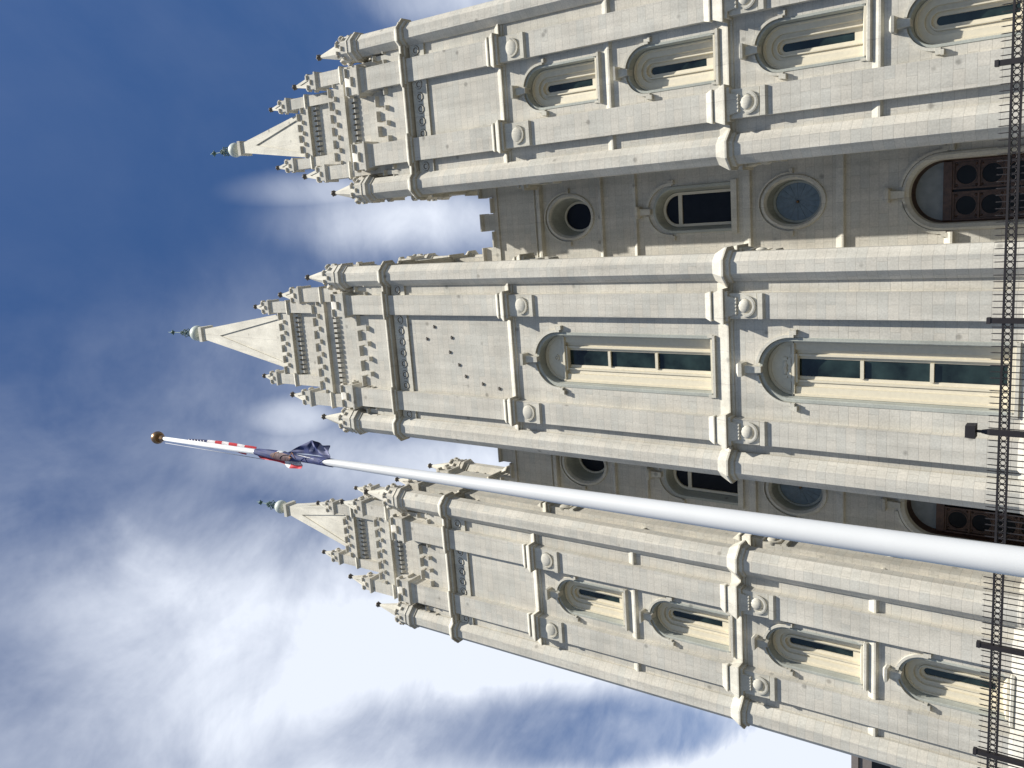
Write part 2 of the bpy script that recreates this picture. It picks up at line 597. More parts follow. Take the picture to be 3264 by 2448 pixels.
def face_mats(t):
    """(matrix, half turret spacing, bay half, pier outer half) for the four faces, front first; local y=0 is the pier plane"""
    fs = []
    for i in range(4):
        if i % 2 == 0: F, h = t.hy + 0.48, t.hx
        else: F, h = t.hx + 0.48, t.hy
        k = (h - 1.1) / (t.hx - 1.1)
        M = Matrix.Rotation(i * PI / 2, 4, 'Z') @ Matrix.Translation((0, -F, 0))
        fs.append((M, h, t.b * k, h - (t.hx - t.p)))
    return fs


def plan(t, inset=DL, front=0.0, grow=0.0):
    Q = []
    fm = face_mats(t)
    for i in range(4):
        M, h, b, p = fm[i]
        cornerx = h + (0.48 - inset)
        cornerx = h + (0.48 - inset); f0 = -front; g = grow
        seg = [(-cornerx, inset), (-p - g, inset), (-p - g, f0), (-b + g, f0), (-b + g, inset), (b - g, inset), (b - g, f0), (p + g, f0), (p + g, inset)]
        for (x, y) in seg:
            v = M @ Vector((x, y, 0)); Q.append((v.x, v.y))
    return Q


def plinth_prof(z1, z0, p):
    return [(0.0, z1), (p, z0), (p, -0.2)]


def hood(mb, r0, r1, zs, keyz, ext, p=0.13, n=24):
    """hood moulding with returned label stops and a keystone, local centre x=0, wall at y=0"""
    arch_solid(mb, 0, zs, r0, r1, -p, 0.02, R(1), R(79), M_TR, n // 2)
    arch_solid(mb, 0, zs, r0, r1, -p, 0.02, R(101), R(179), M_TR, n // 2)
    for sgn in (-1, 1):
        a, b_ = sorted((sgn * (r0 + 0.01), sgn * ext))
        mb.box(a, b_, -p - 0.03, 0.02, zs - 0.16, zs + 0.03, M_TR)
        mb.box(*sorted((sgn * (ext - 0.17), sgn * (ext + 0.03))), -p - 0.06, 0.02, zs - 0.27, zs - 0.16, M_TR)
    kz0 = zs + r0 - 0.16
    k = (keyz - kz0)
    # keystone: wedge with a moulded cap
    mb.rings([[(-0.13, -p - 0.10, kz0), (0.13, -p - 0.10, kz0), (0.13, 0.25, kz0), (-0.13, 0.25, kz0)],
              [(-0.17, -p - 0.16, kz0 + k * 0.62), (0.17, -p - 0.16, kz0 + k * 0.62), (0.17, 0.02, kz0 + k * 0.62), (-0.17, 0.02, kz0 + k * 0.62)],
              [(-0.29, -p - 0.34, kz0 + k * 0.68), (0.29, -p - 0.34, kz0 + k * 0.68), (0.29, 0.02, kz0 + k * 0.66), (-0.29, 0.02, kz0 + k * 0.66)],
              [(-0.31, -p - 0.36, kz0 + k * 0.82), (0.31, -p - 0.36, kz0 + k * 0.82), (0.31, 0.02, kz0 + k * 0.82), (-0.31, 0.02, kz0 + k * 0.82)],
              [(-0.17, -p - 0.05, kz0 + k), (0.17, -p - 0.05, kz0 + k), (0.17, 0.02, kz0 + k), (-0.17, 0.02, kz0 + k)]],
             M_TR, cap0=True, cap1=True)


def slit_window(parent, loc, zs, zb, gb, key, zlabel=None):
    """narrow round-headed window with stepped cream surround; local wall plane y=0, x centred"""
    fr = MB()
    A_ = lambda r: arch_line(0, r, zs, zb)
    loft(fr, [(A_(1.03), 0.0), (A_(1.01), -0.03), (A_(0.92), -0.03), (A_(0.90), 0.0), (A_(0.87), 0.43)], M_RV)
    fr.T = Matrix.Translation((0, -0.17, 0))
    secs = [(0.87, 0.58), (0.85, 0.52), (0.79, 0.52), (0.77, 0.62), (0.53, 0.64), (0.51, 0.76), (0.38, 0.78), (0.36, 0.70), (0.31, 0.70), (0.29, 0.86), (0.165, 0.88), (0.15, 0.98)]
    loft(fr, [(arch_line(0, r, zs, zb + 0.05), y) for r, y in secs], M_CR)
    fr.poly([(-0.17, 0.90, zb), (0.17, 0.90, zb), (0.17, 0.90, gb), (-0.17, 0.90, gb)], M_CR)
    fo = fr.build('window', parent, loc)
    g = MB(); g.T = Matrix.Translation((0, -0.17, 0))
    o = arch_line(0, 0.17, zs, gb - 0.02)
    g.poly([(p[0], 0.94, p[1]) for p in o], M_GL)
    g.build('window_pane', fo)
    h = MB()
    hood(h, 1.03, 1.14, zs, key, 1.28)
    h.build('hood_moulding', fo)
    s_ = MB()
    s_.rings([[(-0.9, -0.06, zb - 0.05), (0.9, -0.06, zb - 0.05), (0.9, 0.9, zb - 0.05), (-0.9, 0.9, zb - 0.05)], [(-0.9, -0.06, zb + 0.03), (0.9, -0.06, zb + 0.03), (0.9, 0.9, zb + 0.32), (-0.9, 0.9, zb + 0.32)]], M_CR, cap0=True, cap1=True)
    s_.rings([[(-1.12, -0.17, zb - 0.22), (1.12, -0.17, zb - 0.22), (1.12, 0.02, zb - 0.3), (-1.12, 0.02, zb - 0.3)],
              [(-1.12, -0.17, zb - 0.12), (1.12, -0.17, zb - 0.12), (1.12, 0.02, zb - 0.12), (-1.12, 0.02, zb - 0.12)],
              [(-1.05, -0.03, zb - 0.05), (1.05, -0.03, zb - 0.05), (1.05, 0.02, zb - 0.05), (-1.05, 0.02, zb - 0.05)]],
             M_TR, cap0=True, cap1=True)
    for sg in (-1, 1):
        s_.box(*sorted((sg * 0.98, sg * 1.08)), -0.06, 0.03, zb - 0.05, zb + 0.14, M_TR)
    s_.build('window_sill', fo)
    return fo


def tall_window(parent, loc, zs, zl, zb, bars, key, emblem, label):
    """tall centre window: solid carved tympanum over a long glazed light"""
    fr = MB()
    A_ = lambda r: arch_line(0, r, zs, zb)
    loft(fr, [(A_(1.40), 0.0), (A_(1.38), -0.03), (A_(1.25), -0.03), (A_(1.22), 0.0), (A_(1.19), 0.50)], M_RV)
    fr.T = Matrix.Translation((0, -0.17, 0))
    fr_t = [(-1.20 * math.cos(PI * k / 24), zs + 1.20 * math.sin(PI * k / 24)) for k in range(25)]
    pts_ = fr_t
    pts_ = [(-1.20, zl)] + fr_t + [(1.20, zl)]
    fr.poly([(p[0], 0.66, p[1]) for p in pts_], M_CR)
    for sg in (-1, 1):
        prof = [(1.20, 0.60), (1.18, 0.54), (1.10, 0.54), (1.08, 0.64), (0.80, 0.66), (0.78, 0.78), (0.62, 0.80), (0.60, 0.73), (0.52, 0.73), (0.50, 0.86), (0.38, 0.88), (0.36, 0.97)]
        fr.rings([[(sg * x, y, zb + 0.02), (sg * x, y, zl + 0.02)] for x, y in prof], M_CR, closed=False)
    fr.box(-1.18, 1.18, 0.54, 0.98, zl - 0.02, zl + 0.10, M_CR)
    fr.box(-0.62, 0.62, 0.62, 0.98, zl - 0.12, zl - 0.02, M_CR)
    for z in bars:
        fr.box(-0.38, 0.38, 0.80, 0.96, z - 0.07, z + 0.07, M_CR)
    fr.box(-0.40, 0.40, 0.80, 0.96, zb, zb + 0.26, M_CR)
    fo = fr.build('window', parent, loc, label=label)
    ty = MB(); ty.T = Matrix.Translation((0, -0.17, 0))
    for x in (-0.78, -0.27, 0.27, 0.78):
        arch_solid(ty, x, zl + 0.14, 0.0001, 0.19, 0.61, 0.665, R(0), R(180), M_CR, 10)
        arch_solid(ty, x, zl + 0.14, 0.0001, 0.11, 0.58, 0.615, R(0), R(180), M_CR, 10)
    if emblem == 'hands':
        ty.sphere((-0.12, 0.64, zs + 0.42), 0.09, M_CR, sx=2.2, sy=0.6)
        ty.sphere((0.14, 0.63, zs + 0.42), 0.10, M_CR, sx=1.9, sy=0.6)
        ty.sphere((0.02, 0.61, zs + 0.47), 0.06, M_CR, sx=2.0, sy=0.7)
        ty.box(-0.44, -0.30, 0.60, 0.665, zs + 0.33, zs + 0.51, M_CR)
        ty.box(0.32, 0.46, 0.60, 0.665, zs + 0.33, zs + 0.51, M_CR)
    else:
        arch_solid(ty, 0, zs + 0.48, 0.11, 0.17, 0.61, 0.665, 0, 2 * PI, M_CR, 20, rz0=0.08, rz1=0.13)
        ty.sphere((0, 0.65, zs + 0.48), 0.06, M_CR)
    arch_solid(ty, 0, zs, 1.04, 1.17, 0.62, 0.665, R(2), R(178), M_CR, 24)
    ty.build('carved_tympanum', fo)
    z0 = zb + 0.26
    for z in list(bars) + [zl - 0.12]:
        g = MB(); g.T = Matrix.Translation((0, -0.17, 0))
        g.poly([(-0.38, 0.92, z0), (0.38, 0.92, z0), (0.38, 0.92, z), (-0.38, 0.92, z)], M_GL)
        g.build('window_pane', fo)
        z0 = z
    h = MB(); hood(h, 1.40, 1.52, zs, key, 1.70, p=0.15); h.build('hood_moulding', fo)
    s_ = MB()
    s_.rings([[(-1.21, -0.06, zb - 0.08), (1.21, -0.06, zb - 0.08), (1.21, 0.95, zb - 0.08), (-1.21, 0.95, zb - 0.08)], [(-1.21, -0.06, zb + 0.03), (1.21, -0.06, zb + 0.03), (1.21, 0.95, zb + 0.2), (-1.21, 0.95, zb + 0.2)]], M_CR, cap0=True, cap1=True)
    s_.box(-1.4, 1.4, -0.13, 0.03, zb - 0.2, zb - 0.081, M_TR)
    for sg in (-1, 1):
        s_.box(*sorted((sg * 1.29, sg * 1.42)), -0.07, 0.03, zb - 0.08, zb + 0.16, M_TR)
    s_.build('window_sill', fo)
    return fo


def battlement(mb, M, x0, x1, y0, y1, zbase, zcr, zm, sp, mw, mat, phase=0.0, cp=0.16):
    """crenellated parapet with a projecting coping that follows the merlons; M maps the face"""
    T0 = mb.T
    mb.T = T0 @ M
    n = max(1, int((x1 - x0 + 1e-6) / sp))
    mb.box(x0, x1, y0, y1, zbase, zcr, mat)
    span = x1 - x0
    cnt = max(1, round(span / sp - 0.2))
    cs = [(x0 + x1) / 2 + (i - (cnt - 1) / 2) * sp + phase for i in range(cnt)]
    edges = []
    for c in cs:
        a, b_ = max(c - mw / 2, x0), min(c + mw / 2, x1)
        edges.append((a, b_))
        mb.box(a, b_, y0 + 0.003, y1 - 0.003, zcr - 0.01, zm, mat)
        cope(mb, a - 0.03, b_ + 0.03, y0, y1, zm, cp, mat)
    prev = x0
    for a, b_ in edges + [(x1, x1)]:
        if a - prev > 0.06:
            cope(mb, prev + 0.03, a - 0.03, y0, y1, zcr, cp, mat)
        prev = b_
    mb.T = T0


def cope(mb, a, b, y0, y1, z, p, mat):
    h = 0.10
    mb.rings([[(a, y0 - 0.01, z - h - p * 0.5), (b, y0 - 0.01, z - h - p * 0.5), (b, y1, z - h), (a, y1, z - h)],
              [(a, y0 - p, z - h), (b, y0 - p, z - h), (b, y1, z - h + 0.002), (a, y1, z - h + 0.002)],
              [(a, y0 - p, z - 0.03), (b, y0 - p, z - 0.03), (b, y1, z + 0.03), (a, y1, z + 0.03)],
              [(a + 0.02, y0, z + 0.09), (b - 0.02, y0, z + 0.09), (b - 0.02, y1, z + 0.09), (a + 0.02, y1, z + 0.09)]],
             mat, cap0=True, cap1=True)


def build_turret(t, parent, loc):
    r = 0.58
    b0, b1, b2, b3, b4 = t.tur
    m = MB()
    m.oct(0, 0, [(0.66, 0), (0.66, 5.0), (0.62, 5.15), (0.62, 16.3), (0.58, 16.8), (r, b0 + 0.1)], M_ST)
    o = m.build('turret', parent, loc)
    for zt, zb_, p in ((16.86, 16.40, 0.27), (t.zc[1] + 0.02, t.zc[0], 0.26)):
        c = MB()
        c.oct(0, 0, [(r, zt + 0.05), (r + p, zb_), (r + p, zb_ - 0.08), (r + p * 0.45, zb_ - 0.10), (r + p * 0.40, zb_ - 0.28), (r + 0.03, zb_ - 0.32), (r - 0.02, zb_ - 0.32)], M_TR)
        c.build('collar', o)
    q = MB()
    # corbelled head with its own battlement
    q.oct(0, 0, [(r, b0), (r + 0.05, b0 + 0.02), (r + 0.08, b0 + 0.2), (r + 0.20, b0 + 0.3), (r + 0.20, b0 + 0.40), (r + 0.13, b0 + 0.42),
                 (r + 0.13, b1 + 0.0), (r + 0.17, b1 + 0.02), (r + 0.10, b1 + 0.12), (r + 0.10, b2 - 0.42), (r - 0.1, b2 - 0.42)], M_ST)
    for k in range(8):
        T0 = q.T
        q.T = T0 @ Matrix.Rotation(k * PI / 4, 4, 'Z')
        w = (r + 0.10) * math.tan(PI / 8)
        yy = -(r + 0.10)
        for sg in (-1, 1):
            a, b_ = sorted((sg * w * 0.98, sg * w * 0.40))
            q.box(a, b_, yy + 0.003, yy + 0.2, b2 - 0.43, b2 - 0.06, M_ST)
            cope(q, a - 0.005, b_ + 0.005, yy, yy + 0.2, b2, 0.10, M_ST)
        cope(q, -w * 0.38, w * 0.38, yy, yy + 0.2, b2 - 0.36, 0.10, M_ST)
        q.T = T0
    q.build('turret_head', o)
    s_ = MB()
    s_.oct(0, 0, [(r + 0.0, b2 - 0.4), (0.50, b2 - 0.05), (0.075, b3)], M_TR)
    s_.build('cone_roof', o)
    k_ = MB(); knob(k_, b3, b4 - b3 + 0.05, 0.165); k_.build('finial', o)
    return o


def knob(mb, z0, h, r, cx=0, cy=0):
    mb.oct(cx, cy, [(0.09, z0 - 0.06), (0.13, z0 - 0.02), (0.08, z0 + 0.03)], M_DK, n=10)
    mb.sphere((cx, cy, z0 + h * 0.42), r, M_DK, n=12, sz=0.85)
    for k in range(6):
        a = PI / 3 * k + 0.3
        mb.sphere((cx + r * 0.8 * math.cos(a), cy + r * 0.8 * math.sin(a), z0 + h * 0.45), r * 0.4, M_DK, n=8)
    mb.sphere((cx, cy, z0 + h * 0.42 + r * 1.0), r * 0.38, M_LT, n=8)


def build_pinnacle(parent, loc, hw, z0, zcap, ztop, ztip, kr, zcorn):
    """square corner pinnacle: shaft, cornice, tiny battlement, panelled spirelet, knob"""
    m = MB()
    m.box(-hw, hw, -hw, hw, z0, zcap - 0.28, M_ST)
    m.frus((-hw, hw, -hw, hw, zcorn - 0.10), (-hw - 0.12, hw + 0.12, -hw - 0.12, hw + 0.12, zcorn), M_TR)
    m.frus((-hw - 0.12, hw + 0.12, -hw - 0.12, hw + 0.12, zcorn), (-hw - 0.02, hw + 0.02, -hw - 0.02, hw + 0.02, zcorn + 0.20), M_TR)
    # cap cornice
    m.frus((-hw, hw, -hw, hw, zcap - 0.28), (-hw - 0.13, hw + 0.13, -hw - 0.13, hw + 0.13, zcap - 0.12), M_ST)
    m.box(-hw - 0.13, hw + 0.13, -hw - 0.13, hw + 0.13, zcap - 0.12, zcap, M_ST)
    h2 = hw + 0.02
    zc = zcap + (ztop - zcap) * 0.55
    m.box(-h2, h2, -h2, h2, zcap, zc, M_ST)
    for k in range(4):
        T0 = m.T; m.T = T0 @ Matrix.Rotation(k * PI / 2, 4, 'Z')
        w = h2 * 0.36
        for sg in (-1, 1):
            a, b_ = sorted((sg * h2 * 0.99, sg * w))
            if sg == 1:
                m.box(a, b_, -h2 + 0.002, -h2 + (h2 - w), zc - 0.01, ztop - 0.05, M_ST)
            cope(m, a - 0.004, b_ + 0.004, -h2, -h2 + 0.15, ztop, 0.09, M_ST)
        cope(m, -w + 0.01, w - 0.01, -h2, -h2 + 0.15, zc + 0.05, 0.09, M_ST)
        m.T = T0
    o = m.build('pinnacle', parent, loc)
    s_ = MB()
    pyramid(s_, zc, hw * 0.93, ztip, 0.055, ztip - (ztip - zc) * 0.30, zc + 0.1, 0.56, 0.05)
    s_.build('spirelet', o)
    k_ = MB(); knob(k_, ztip, kr * 2.1, kr); k_.build('finial', o)
    return o


def pyramid(mb, z0, h0, z1, h1, ztri, ztb, tb, dep):
    """four-sided spire with one sunk triangular panel per face. tb: half width of the panel base"""
    for k in range(4):
        T0 = mb.T
        mb.T = T0 @ Matrix.Rotation(k * PI / 2, 4, 'Z')
        hw = lambda z: h0 + (h1 - h0) * (z - z0) / (z1 - z0)
        P = lambda x, z, d=0.0: (x, -hw(z) + d, z)
        if tb < 1.0 and h0 < 1: tbw = tb * hw(ztb)
        else: tbw = tb
        a, b_, c = (-tbw, ztb), (tbw, ztb), (0, ztri)
        A, B, D, E = (-hw(z0), z0), (hw(z0), z0), (hw(z1), z1), (-hw(z1), z1)
        f = lambda *q: mb.poly([P(*p) for p in q], M_TR)
        f(A, B, b_, a)
        f(B, D, c, b_)
        f(A, a, c, E)
        f(E, c, D)
        for p, q in ((a, b_), (b_, c), (c, a)):
            mb.poly([P(*p), P(*q), P(q[0], q[1], dep), P(p[0], p[1], dep)], M_TR)
        mb.poly([P(a[0], a[1], dep), P(b_[0], b_[1], dep), P(c[0], c[1], dep)], M_TR)
        mb.T = T0
    mb.poly([(-h1, -h1, z1), (h1, -h1, z1), (h1, h1, z1), (-h1, h1, z1)], M_TR)


def symbol_stone(parent, x, y, ang, zb, kind, w=1.05):
    """carved stone under the string course on a pier: a rayed sun face or a globe, on a moulded shelf"""
    m = MB()
    hw = w / 2 - 0.004
    zt = zb - 0.06
    zs = zb - 1.42                      # top of the shelf
    m.rings([[(-hw, -0.10, zt), (hw, -0.10, zt), (hw, 0.02, zt), (-hw, 0.02, zt)],
             [(-hw, -0.08, zt - 0.45), (hw, -0.08, zt - 0.45), (hw, 0.02, zt - 0.45), (-hw, 0.02, zt - 0.45)],
             [(-hw, -0.03, zs + 0.05), (hw, -0.03, zs + 0.05), (hw, 0.02, zs + 0.05), (-hw, 0.02, zs + 0.05)]], M_TR, cap0=True, cap1=True)
    m.rings([[(-hw, -0.03, zs + 0.02), (hw, -0.03, zs + 0.02), (hw, 0.02, zs + 0.02), (-hw, 0.02, zs + 0.02)],
             [(-hw, -0.12, zs - 0.02), (hw, -0.12, zs - 0.02), (hw, 0.02, zs - 0.02), (-hw, 0.02, zs - 0.02)],
             [(-hw, -0.12, zs - 0.22), (hw, -0.12, zs - 0.22), (hw, 0.02, zs - 0.22), (-hw, 0.02, zs - 0.22)],
             [(-hw + 0.02, -0.02, zs - 0.30), (hw - 0.02, -0.02, zs - 0.30), (hw - 0.02, 0.02, zs - 0.30), (-hw + 0.02, 0.02, zs - 0.30)]], M_TR, cap0=True, cap1=True)
    if kind == 'sun':
        cz = zb - 0.86
        m.sphere((0, -0.02, cz), 0.38, M_TR, n=18, sy=0.30)
        for k in range(25):
            t = PI + PI * k / 24
            c, s_ = math.cos(t), math.sin(t)
            m.box(c * 0.43 - 0.02, c * 0.43 + 0.02, -0.12, 0.0, cz + s_ * 0.43 - 0.02, cz + s_ * 0.43 + 0.02, M_TR)
        arch_solid(m, 0, cz, 0.37, 0.40, -0.11, 0.0, R(180), R(360), M_TR, 20)
    else:
        m.frus((-0.34, 0.34, -0.13, 0.02, zb - 0.52), (-0.46, 0.46, -0.25, 0.02, zt), M_TR)
        for k in range(5):
            m.sphere((-0.30 + k * 0.15, -0.10, zb - 0.50), 0.085, M_TR, n=8, sz=0.7)
        cz = zb - 0.86
        m.sphere((0, -0.01, cz), 0.31, M_TR, n=20, sy=0.62)
        arch_solid(m, 0, cz, 0.34, 0.43, -0.13, 0.0, R(175), R(365), M_TR, 24)
        arch_solid(m, 0, cz, 0.43, 0.47, -0.12, 0.0, R(175), R(365), M_TR, 24)
    return m.build('sun_stone' if kind == 'sun' else 'globe_stone', parent, (x, y, 0), ang)


def build_tower(kind, cx, label):
    t = tower_cfg(kind)
    cy = t.S + t.T
    L0 = (cx, cy, 0)
    fm = face_mats(t)
    P = plan(t)
    zc0, zc1 = t.zc
    # --- shaft wall
    w = MB()
    n = len(P)
    M0, h0, b0, p0 = fm[0]
    for i in range(n):
        a, b_ = P[i], P[(i + 1) % n]
        if i == 4: continue                       # front bay: built with its openings
        w.poly([(a[0], a[1], 0), (b_[0], b_[1], 0), (b_[0], b_[1], zc1 + 0.3), (a[0], a[1], zc1 + 0.3)], M_ST)
    T0 = w.T
    w.T = M0
    if kind == 'c':
        ops = [('arch', 0, 1.40, 13.70, 5.55), ('arch', 0, 1.40, 25.32, 17.25)]
    else:
        ops = [('arch', 0, 1.03, 8.47, 5.40), ('arch', 0, 1.03, 14.25, 10.98), ('arch', 0, 1.03, 20.22, 17.05), ('arch', 0, 1.03, 25.83, 22.80)]
    wall_openings(w, -b0, b0, 0, zc1 + 0.3, ops, M_ST, DL)
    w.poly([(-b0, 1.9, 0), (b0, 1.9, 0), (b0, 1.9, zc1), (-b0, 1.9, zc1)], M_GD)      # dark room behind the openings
    w.T = T0
    w.poly([(x, y, zc1 + 0.3) for x, y in P], M_ST)
    tower = w.build('tower_wall', church, L0, label=label)
    # --- string courses
    Pb = plan(t, front=0.17, grow=0.03)
    Pc = plan(t, inset=0.12)
    s_ = MB(); band(s_, Pb, [(-0.09, 16.98), (0.0, 16.90), (0.18, 16.43), (0.19, 16.36), (0.06, 16.35), (0.055, 16.21), (-0.09, 16.20)], M_TR); s_.build('string_course', tower)
    s_ = MB(); band(s_, Pb, [(-0.09, 28.5), (0.0, 28.44), (0.17, 28.15), (0.18, 28.08), (0.055, 28.07), (0.05, 27.93), (-0.09, 27.92)], M_TR); s_.build('string_course', tower)
    s_ = MB(); band(s_, Pc, [(-0.24, zc1 + 0.12), (0.0, zc1 + 0.02), (0.26, zc0), (0.26, zc0 - 0.07), (0.10, zc0 - 0.08), (0.09, zc0 - 0.22), (-0.22, zc0 - 0.24)], M_TR); s_.build('collar_cornice', tower)
    s_ = MB(); band(s_, P, [(0.0, 5.28), (0.42, 4.72), (0.42, -0.1)], M_ST); s_.build('plinth', tower)
    for M, h, b, p in fm:
        for sg in (-1, 1):
            a, c = sorted((sg * b, sg * p))
            for zt, dz in ((16.90, 0.40), (28.44, 0.32)):
                s_ = MB(); s_.T = M
                s_.rings([[(a - 0.06, -0.17, zt + 0.03), (c + 0.06, -0.17, zt + 0.03), (c + 0.06, 0.02, zt + 0.03), (a - 0.06, 0.02, zt + 0.03)],
                          [(a - 0.10, -0.235, zt + 0.05), (c + 0.10, -0.235, zt + 0.05), (c + 0.10, 0.02, zt + 0.05), (a - 0.10, 0.02, zt + 0.05)],
                          [(a - 0.10, -0.235, zt + 0.10), (c + 0.10, -0.235, zt + 0.10), (c + 0.10, 0.02, zt + 0.10), (a - 0.10, 0.02, zt + 0.10)],
                          [(a + 0.004, -0.004, zt + 0.10 + dz * 0.8), (c - 0.004, -0.004, zt + 0.10 + dz * 0.8), (c - 0.004, 0.02, zt + 0.10 + dz * 0.8), (a + 0.004, 0.02, zt + 0.10 + dz * 0.8)]],
                         M_TR, cap0=True, cap1=True)
                s_.build('pier_weathering', tower)
        if kind == 's':                               # thin string between window rows, on bay and strips
            for z in (22.06, 10.42):
                for a, c in ((-b, b), (-h, -p), (p, h)):
                    s_ = MB(); s_.T = M
                    s_.rings([[(a, DL - 0.02, z - 0.12), (c, DL - 0.02, z - 0.12), (c, DL + 0.02, z - 0.12), (a, DL + 0.02, z - 0.12)],
                              [(a, DL - 0.15, z - 0.04), (c, DL - 0.15, z - 0.04), (c, DL + 0.02, z - 0.04), (a, DL + 0.02, z - 0.04)],
                              [(a, DL - 0.15, z + 0.04), (c, DL - 0.15, z + 0.04), (c, DL + 0.02, z + 0.04), (a, DL + 0.02, z + 0.04)],
                              [(a, DL - 0.002, z + 0.30), (c, DL - 0.002, z + 0.30), (c, DL + 0.02, z + 0.30), (a, DL + 0.02, z + 0.30)]],
                             M_TR, cap0=True, cap1=True)
                    s_.build('sill_course', tower)
    # --- frieze of ringed panels under the collar
    for M, h, b, p in fm:
        zf = zc0 - 1.30
        nr = 7 if kind == 'c' else 5
        for a, c, k in ((-b, b, nr), (-h + 0.52, -p, 1), (p, h - 0.52, 1)):
            if c - a < 0.15: continue
            fz = MB(); fz.T = M
            fz.box(a + 0.003, c - 0.003, DL - 0.11, DL + 0.02, zf, zc0 - 0.30, M_TR)
            zr = zc0 - 0.76
            sp = 0.63 if k > 1 else 1
            for q in range(k):
                x = (a + c) / 2 + (q - (k - 1) / 2) * sp
                rr = 0.225 if k > 1 else min(0.225, (c - a) / 2 - 0.03)
                arch_solid(fz, x, zr, rr * 0.72, rr, DL - 0.15, DL - 0.10, PI / 8, 2 * PI + PI / 8, M_TR, 8)
                arch_solid(fz, x, zr, rr, rr * 1.16, DL - 0.115, DL - 0.10, PI / 8, 2 * PI + PI / 8, M_DK, 8)  # dark outline paints the shade of a deep-cut groove round the ring
                arch_solid(fz, x, zr, rr * 0.50, rr * 0.70, DL - 0.115, DL - 0.10, PI / 8, 2 * PI + PI / 8, M_DK, 8)  # inner groove shade, painted the same way
            fz.build('ringed_frieze', tower)
    # --- windows
    if kind == 'c':
        y = t.S + DL
        tall_window(church, (cx, y, 0), 13.70, 13.72, 5.55, (8.40, 11.02), 16.05, 'hands', 'lower tall window with carved clasped hands over three dark panes')
        tall_window(church, (cx, y, 0), 25.32, 25.28, 17.25, (20.3, 22.85), 27.6, 'eye', 'upper tall window with carved half round head over three dark panes')
    else:
        rows = ((8.47, 5.40, 5.92, 10.08, 'lowest'), (14.25, 10.98, 11.55, 15.9, 'second'), (20.22, 17.05, 17.72, 21.78, 'third'), (25.83, 22.80, 23.45, 27.52, 'topmost'))
        for zs, zb, gb, key, nm in rows:
            slit_window(church, (cx, t.S + DL, 0), zs, zb, gb, key)
    # --- symbol stones on piers
    for i, (M, h, b, p) in enumerate(fm):
        if i == 2: continue
        for sg in (-1, 1):
            v = M @ Vector((sg * (b + p) / 2, 0, 0))
            symbol_stone(church, cx + v.x, cy + v.y, i * PI / 2, 28.09, 'sun', p - b)
            symbol_stone(church, cx + v.x, cy + v.y, i * PI / 2, 16.37, 'globe', p - b)
    # --- first stage above the collar
    zb1 = zc1 + 0.30
    zcr, zm = t.m1
    t2h = t.T2
    for i, (M, h, b, p) in enumerate(fm):
        u = MB(); battlement(u, M, -b, b, DL, DL + 0.28, zb1, zcr, zm, t.sp1, t.mw1, M_ST, cp=0.20); u.build('battlement', tower)
        for a, c in ((-h + 0.4, -p), (p, h - 0.4)):
            u = MB(); battlement(u, M, a, c, DL + 0.002, DL + 0.28, zb1, zcr - 0.15, zm - 0.1, 0.6, 0.24, M_ST, cp=0.18); u.build('battlement', tower)
        for sg in (-1, 1):
            u = MB(); u.T = M
            a, c = sorted((sg * b, sg * p))
            lip = t.pier_lip; pt = t.pier_top
            dp = 1.15
            u.box(a, c, 0, dp, zc1 + 0.30, lip - 0.38, M_ST)
            u.rings([[(a, 0, lip - 0.55), (c, 0, lip - 0.55), (c, dp, lip - 0.55), (a, dp, lip - 0.55)],
                     [(a - 0.05, -0.05, lip - 0.42), (c + 0.05, -0.05, lip - 0.42), (c + 0.05, dp + 0.05, lip - 0.42), (a - 0.05, dp + 0.05, lip - 0.42)],
                     [(a - 0.08, -0.08, lip - 0.22), (c + 0.08, -0.08, lip - 0.22), (c + 0.08, dp + 0.08, lip - 0.22), (a - 0.08, dp + 0.08, lip - 0.22)],
                     [(a - 0.20, -0.22, lip - 0.12), (c + 0.20, -0.22, lip - 0.12), (c + 0.20, dp + 0.2, lip - 0.12), (a - 0.20, dp + 0.2, lip - 0.12)],
                     [(a - 0.20, -0.22, lip), (c + 0.20, -0.22, lip), (c + 0.20, dp + 0.2, lip), (a - 0.20, dp + 0.2, lip)],
                     [(a - 0.12, -0.14, lip + 0.04), (c + 0.12, -0.14, lip + 0.04), (c + 0.12, dp + 0.12, lip + 0.04), (a - 0.12, dp + 0.12, lip + 0.04)]], M_ST, cap0=True)
            xm = (a + c) / 2; hh = (c - a) / 2 + 0.12
            zc_ = lip + (pt - lip) * 0.55
            u.box(xm - hh, xm + hh, -0.13, dp + 0.11, lip + 0.03, zc_ - 0.02, M_ST)
            for s2 in (-1, 1):
                e, g = sorted((xm + s2 * hh * 0.995, xm + s2 * hh * 0.36))
                for yy in (-0.13, dp + 0.11 - 0.32):
                    u.box(e, g, yy + 0.003, yy + 0.32, zc_ - 0.03, pt - 0.05, M_ST)
                cope(u, e - 0.01, g + 0.01, -0.13, 0.19, pt, 0.12, M_ST)
            cope(u, xm - hh * 0.34, xm + hh * 0.34, -0.13, 0.19, zc_, 0.12, M_ST)
            # side copings of the little parapet
            for s2 in (-1, 1):
                T1 = u.T
                u.T = T1 @ Matrix.Translation((xm, dp / 2, 0)) @ Matrix.Rotation(s2 * PI / 2, 4, 'Z')
                for e in (-0.62, 0.30):
                    cope(u, e, e + 0.32, -hh, -hh + 0.3, pt - 0.003, 0.12, M_ST)
                cope(u, -0.28, 0.28, -hh, -hh + 0.3, zc_ - 0.003, 0.12, M_ST)
                u.T = T1
            # pale sloping cap behind the parapet
            q = 0.90
            u.frus((xm - hh * q, xm + hh * q, 0.03, dp, zc_ - 0.03), (xm - hh * q, xm + hh * q, 0.03, dp, t.slab - 0.22), M_LT)
